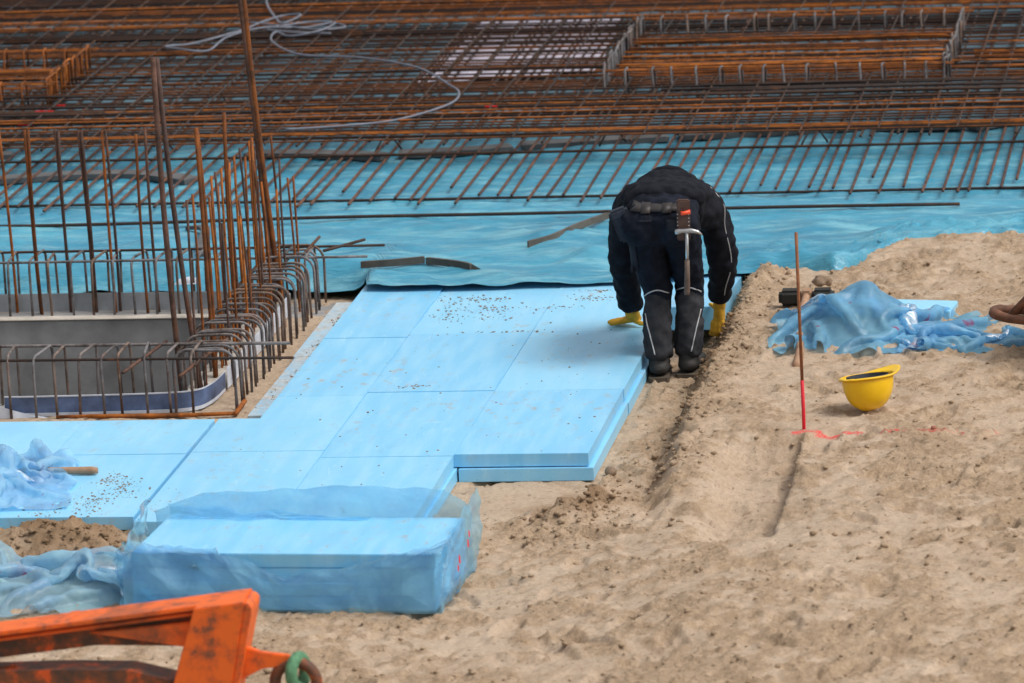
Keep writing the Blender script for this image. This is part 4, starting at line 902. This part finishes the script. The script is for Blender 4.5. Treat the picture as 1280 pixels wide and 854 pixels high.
jk = skin_mesh('jacket', [[((.745, .68, .770), (.172, .045, .05)), ((.738, .76, .765), (.205, .08, .065)), ((.728, .90, .73), (.225, .11, .10)), ((.718, 1.04, .69), (.235, .12, .11)), ((.712, 1.16, .64), (.14, .08, .09))],
    [((.60, .70, .745), (.045, .04, .05)), ((.60, .82, .69), (.06, .08, .10))], [((.885, .72, .745), (.04, .04, .05)), ((.86, .82, .69), (.06, .08, .10))],
    [((.70, .96, .765), (.12, .10, .075)), ((.77, .96, .765), (.11, .10, .075))], [((.56, .90, .66), (.07, .09, .09)), ((.54, 1.02, .64), (.08, .09, .10))], [((.89, .90, .66), (.07, .09, .09)), ((.91, 1.0, .64), (.08, .09, .10))],
    [((.60, 1.04, .66), .10), (shL, (.082, .09, .09)), ((.488, 1.10, .52), (.070, .078, .075)), (elL, (.066, .072, .07)), ((.480, 1.22, .22), (.060, .062, .06)), ((.483, 1.29, .120), (.058, .060, .035))],
    [((.82, 1.03, .67), .10), (shR, (.085, .09, .095)), ((.945, 1.08, .53), (.074, .080, .075)), (elR, (.072, .076, .07)), ((.945, 1.20, .26), (.062, .064, .06)), ((.922, 1.275, .165), (.056, .058, .04))]], .0100, 3, folds(.0115, 12, 11, 12)); mp('jacket', jk, 'jacket')
# collar roll
mp('collar', skin_mesh('collar', [[((.71+.105*math.cos(a), 1.13+.03*math.sin(a), .735+.075*math.sin(a)), .022) for a in np.linspace(-.3, math.pi+.3, 9)]], .010, 3), 'jacket')
def surf_grid(meshes, X_, Z_, off):
    from mathutils.bvhtree import BVHTree
    bts = [BVHTree.FromPolygons([v.co[:] for v in me.vertices], [tuple(p.vertices) for p in me.polygons]) for me in meshes]; out = []
    for x in X_:
        for z in Z_:
            ys_ = [h[0].y for h in (bt.ray_cast(Vector((x, 0, z)), Vector((0, 1, 0))) for bt in bts) if h[0] is not None]
            out.append((x, (min(ys_) if ys_ else .62)-off, z))
    return out
def cloth_patch(nm, X_, Z_, m, off=.004, meshes=None):
    o = mp(nm, raw(nm, surf_grid(meshes or [tr], X_, Z_, off), grid_faces(len(X_), len(Z_)), True), m); sm = o.modifiers.new('t', 'SOLIDIFY'); sm.thickness = .005; sm.offset = 0; return o
cloth_patch('waistband', np.linspace(.605, .865, 16), np.linspace(.736, .764, 3), 'belt_leather', .008)
cloth_patch('belt_loop', np.linspace(.655, .70, 3), np.linspace(.730, .770, 3), 'belt_leather', .013); cloth_patch('belt_loop', np.linspace(.755, .80, 3), np.linspace(.730, .770, 3), 'belt_leather', .013)
cloth_patch('back_pocket', np.linspace(.775, .835, 6), np.linspace(.645, .70, 5), 'trousers_seam', .004); cloth_patch('back_pocket', np.linspace(.645, .705, 6), np.linspace(.69, .70, 2), 'trousers_seam', .004)
cloth_patch('thigh_pocket', np.linspace(.578, .615, 4), np.linspace(.42, .56, 5), 'trousers_seam', .006)
# boots
def boot(nm, ax, ay, yaw):
    V = []; c_, s_ = math.cos(yaw), math.sin(yaw)
    def tf(L): return [[((ax+x*c_-y*s_, ay+x*s_+y*c_, z), r_) for (x, y, z), r_ in ch] for ch in L]
    u_ = skin_mesh('boot', tf([[((0, 0, .03), (.052, .056, .03)), ((0, .0, -.04), (.052, .056, .03))], [((0, -.02, -.062), (.052, .058, .036)), ((0, .12, -.066), (.053, .06, .032)), ((.0, .19, -.072), (.047, .05, .026))]]), .009, 4); b = mp(nm, u_, 'boot')
    V = [];  prof = [(.0, -.085, .040), (.0, -.07, .05), (0, 0, .05), (0, .1, .055), (0, .18, .052), (0, .235, .036), (0, .255, .01)]
    n = len(prof)
    for z in (-.121, -.098):
        for x, y, w_ in prof: V += [(ax+(-w_)*c_-y*s_, ay+(-w_)*s_+y*c_, z), (ax+w_*c_-y*s_, ay+w_*s_+y*c_, z)]
    F = []
    for i in range(n-1):
        a = 2*i; F += [(a, a+2, a+3, a+1), (2*n+a, 2*n+a+1, 2*n+a+3, 2*n+a+2), (a, 2*n+a, 2*n+a+2, a+2), (a+1, a+3, 2*n+a+3, 2*n+a+1)]
    F += [(0, 1, 2*n+1, 2*n), (2*n-2, 4*n-2, 4*n-1, 2*n-1)]
    o = mp('sole', raw('sole', V, F), 'boot_sole', b); 
boot('boot', .682, .722, .08); boot('boot', .817, .788, -.12)
# gloved hands
def hand(nm, chains, cuff): return mp(nm, skin_mesh(nm, chains+[cuff], .0042, 4, folds(.0015, 60, 60, 60)), 'glove_yellow')
z0 = .016
hand('glove', [[((.490, 1.345, .04), (.040, .030, .018)), ((.452, 1.372, .028), (.034, .042, .016))],
    [((.445, 1.345, .026), .0125), ((.408, 1.342, .020), .011), ((.378, 1.338, z0), .010)], [((.442, 1.368, .026), .0125), ((.400, 1.372, .020), .0112), ((.364, 1.373, z0), .010)],
    [((.442, 1.390, .026), .012), ((.404, 1.400, .020), .011), ((.372, 1.404, z0), .0095)], [((.448, 1.410, .024), .011), ((.418, 1.424, .019), .010), ((.394, 1.430, z0), .009)],
    [((.492, 1.332, .034), .014), ((.520, 1.318, .022), .012), ((.545, 1.322, z0), .0105)]], [((.484, 1.325, .075), (.036, .034, .02)), ((.488, 1.337, .05), (.038, .033, .02))])
hand('glove', [[((.912, 1.318, .085), (.028, .034, .026)), ((.908, 1.330, .035), (.030, .036, .030))],
    [((.925, 1.312, .02), .0125), ((.925, 1.316, -.02), .0115), ((.915, 1.342, -.042), .010), ((.900, 1.372, -.046), .0095)], [((.908, 1.308, .018), .0125), ((.906, 1.312, -.026), .0115), ((.896, 1.342, -.048), .0105), ((.884, 1.374, -.05), .0095)],
    [((.892, 1.308, .018), .012), ((.889, 1.312, -.022), .011), ((.879, 1.342, -.046), .010), ((.870, 1.372, -.049), .0095)], [((.878, 1.312, .022), .011), ((.873, 1.317, -.012), .010), ((.864, 1.344, -.040), .0095), ((.858, 1.368, -.046), .009)],
    [((.902, 1.335, .075), .0135), ((.882, 1.355, .092), .012), ((.862, 1.385, .094), .0105)]], [((.915, 1.306, .125), (.032, .032, .02)), ((.913, 1.312, .10), (.031, .032, .02))])
# reflective piping
def pipe(pts, r_=.0032): mp('piping', tube_me('piping', spline(pts, 20), r_, 6), 'piping')
for side, kx, ky in ((-1, .682, .80), (1, .828, .86)):
    pipe([surf_grid([tr], [kx+dx], [.315-9*dx*dx-.10*side*dx], .002)[0] for dx in np.linspace(-.058, .058, 14)])
    pipe([surf_grid([tr], [kx+side*(.056-.046*t_)], [.20-.19*t_], .002)[0] for t_ in np.linspace(0, 1, 14)])
pipe(on_surface(jk, [(.935, .99, .76), (.975, .99, .66), (1.0, 1.0, .56), (1.02, 1.02, .46), (1.02, 1.04, .38), (1.0, 1.08, .30), (.975, 1.13, .22), (.965, 1.18, .16)]), .0026)
# belt gear
pc = mp('tool_pouch', box_me('tool_pouch', .085, .06, .15, .012, 2), 'pouch_blue'); pc.location = Vector((.556, .60, .65))+MO; pc.rotation_euler = (0, -.35, .1)
fl_ = obj('flap', box_me('flap', .09, .066, .05, .012, 2), 'pouch_blue', pc, (0, 0, .06))
hol = mp('tool_holster', box_me('tool_holster', .062, .022, .20, .006, 2), 'leather'); hy = min(p[1] for p in surf_grid([tr, jk], [.845, .87], [.66, .70, .74], 0)); hol.location = Vector((.858, hy-.012, .70))+MO; hol.rotation_euler = (.10, .03, .05)
rv = raw('rivet', *lump((0, 0, 0), (.0035, .003, .0035), 1, 1), smooth=True); rv.materials.append(MAT['steel'])
for s in (-1, 1):
    for k in range(6): obj('rivet', rv, None, hol, (s*.026, -.012, -.06+.018*k))
pn = mp('marker_pencil', tube_me('marker_pencil', [(-.022, 0, 0), (-.01, 0, 0), (.022, .004, .006)], [.011, .009, .011], 10), 'orange_red_plastic'); pn.location = Vector((.872, hy-.032, .735))+MO
# hammer hanging on the belt
hmr = thing('hammer', 'steel claw hammer with brown grip hanging from the worker\'s belt', 'hammer', (.874, hy-.034, .362))
hd_ = [(-.055, 0, .285), (-.045, 0, .286), (-.02, 0, .290), (.02, 0, .290), (.05, .0, .284), (.072, .0, .270)]
obj('hammer_head', tube_me('hammer_head', hd_, [.012, .0145, .011, .012, .009, .003], 10), 'steel', hmr); obj('shaft', tube_me('shaft', [(0, 0, .285), (-.002, 0, .20), (-.004, 0, .14)], .0085, 8), 'steel', hmr)
obj('grip', tube_me('grip', [(-.004, 0, .15), (-.006, 0, .08), (-.010, 0, .0), (-.011, 0, -.015)], [.012, .013, .0145, .012], 10), 'hammer_grip', hmr)

# ------------------------------------------------------------------ orange machine frame in the near foreground
om = thing('machine_frame', 'dirty orange steel frame with lifting eye in the lower left corner', 'machine frame', (-.3, -6.2, -.12))
O0 = -om.location
def slab(name, poly, y0, y1, m, bev=.004):
    me = prism_me(name, [(x, z) for x, z in poly], 0, y1-y0, bev, 2)
    for v in me.vertices: x, z, d_ = v.co; v.co = (x, y0+d_, z)
    me.flip_normals(); return obj(name, me, m, om, O0)
# upper beam: top flange, web, lower lip
slab('flange', [(-1.6, .478), (.055, .686), (.055, .702), (-1.6, .494)], -6.26, -6.10, 'orange')
slab('beam_web', [(-1.6, .385), (-.848, .479), (-.50, .522), (-.17, .517), (-.12, .655), (-1.6, .468)], -6.20, -6.17, 'orange_dirty')
slab('beam_lip', [(-1.6, .452), (-.12, .640), (-.12, .652), (-1.6, .464)], -6.235, -6.17, 'orange')
slab('gusset', [(-.52, .575), (-.13, .615), (-.165, .520)], -6.23, -6.205, 'orange')
slab('flange_cleat', [(-.615, .606), (-.575, .611), (-.575, .624), (-.615, .619)], -6.27, -6.09, 'orange')
slab('post', [(-.120, .680), (.060, .702), (.062, .69), (-.02, .30), (-.10, -.14), (-.36, -.14), (-.245, .30)], -6.30, -6.22, 'orange')
slab('post_edge', [(.062, .700), (.083, .684), (.083, .66), (.045, .50), (.0, .30), (-.08, -.14), (-.10, -.14), (-.02, .30)], -6.29, -6.12, 'orange')
slab('beam_end_plate', [(-.80, .15), (-.80, .455), (-1.0, .43), (-1.0, .15)], -6.21, -6.18, 'orange_dirty')
arc = [(-1.6, .425), (-1.0, .440), (-.6, .448), (-.38, .444), (-.22, .405), (-.20, .32), (-.5, .33), (-1.0, .33), (-1.6, .30)]
slab('curved_bar', arc, -6.26, -6.12, 'orange_dirty')
slab('eye_bracket', [(.015, .53), (.10, .50), (.20, .487), (.20, .452), (.10, .44), (.02, .40), (-.03, .33)], -6.23, -6.20, 'orange')
V, F = torus(.075, .021, 36, 12); lug = obj('lifting_eye', raw('lifting_eye', V, F, True), 'orange_dirty', om, O0+Vector((.215, -6.215, .385)), (0, 0, 0))
V, F = torus(.052, .022, 30, 12); obj('rope_ring', raw('rope_ring', V, F, True), 'rope_green', om, O0+Vector((.225, -6.215, .425)), (0, .2, 1.25), (1, 1, 1))
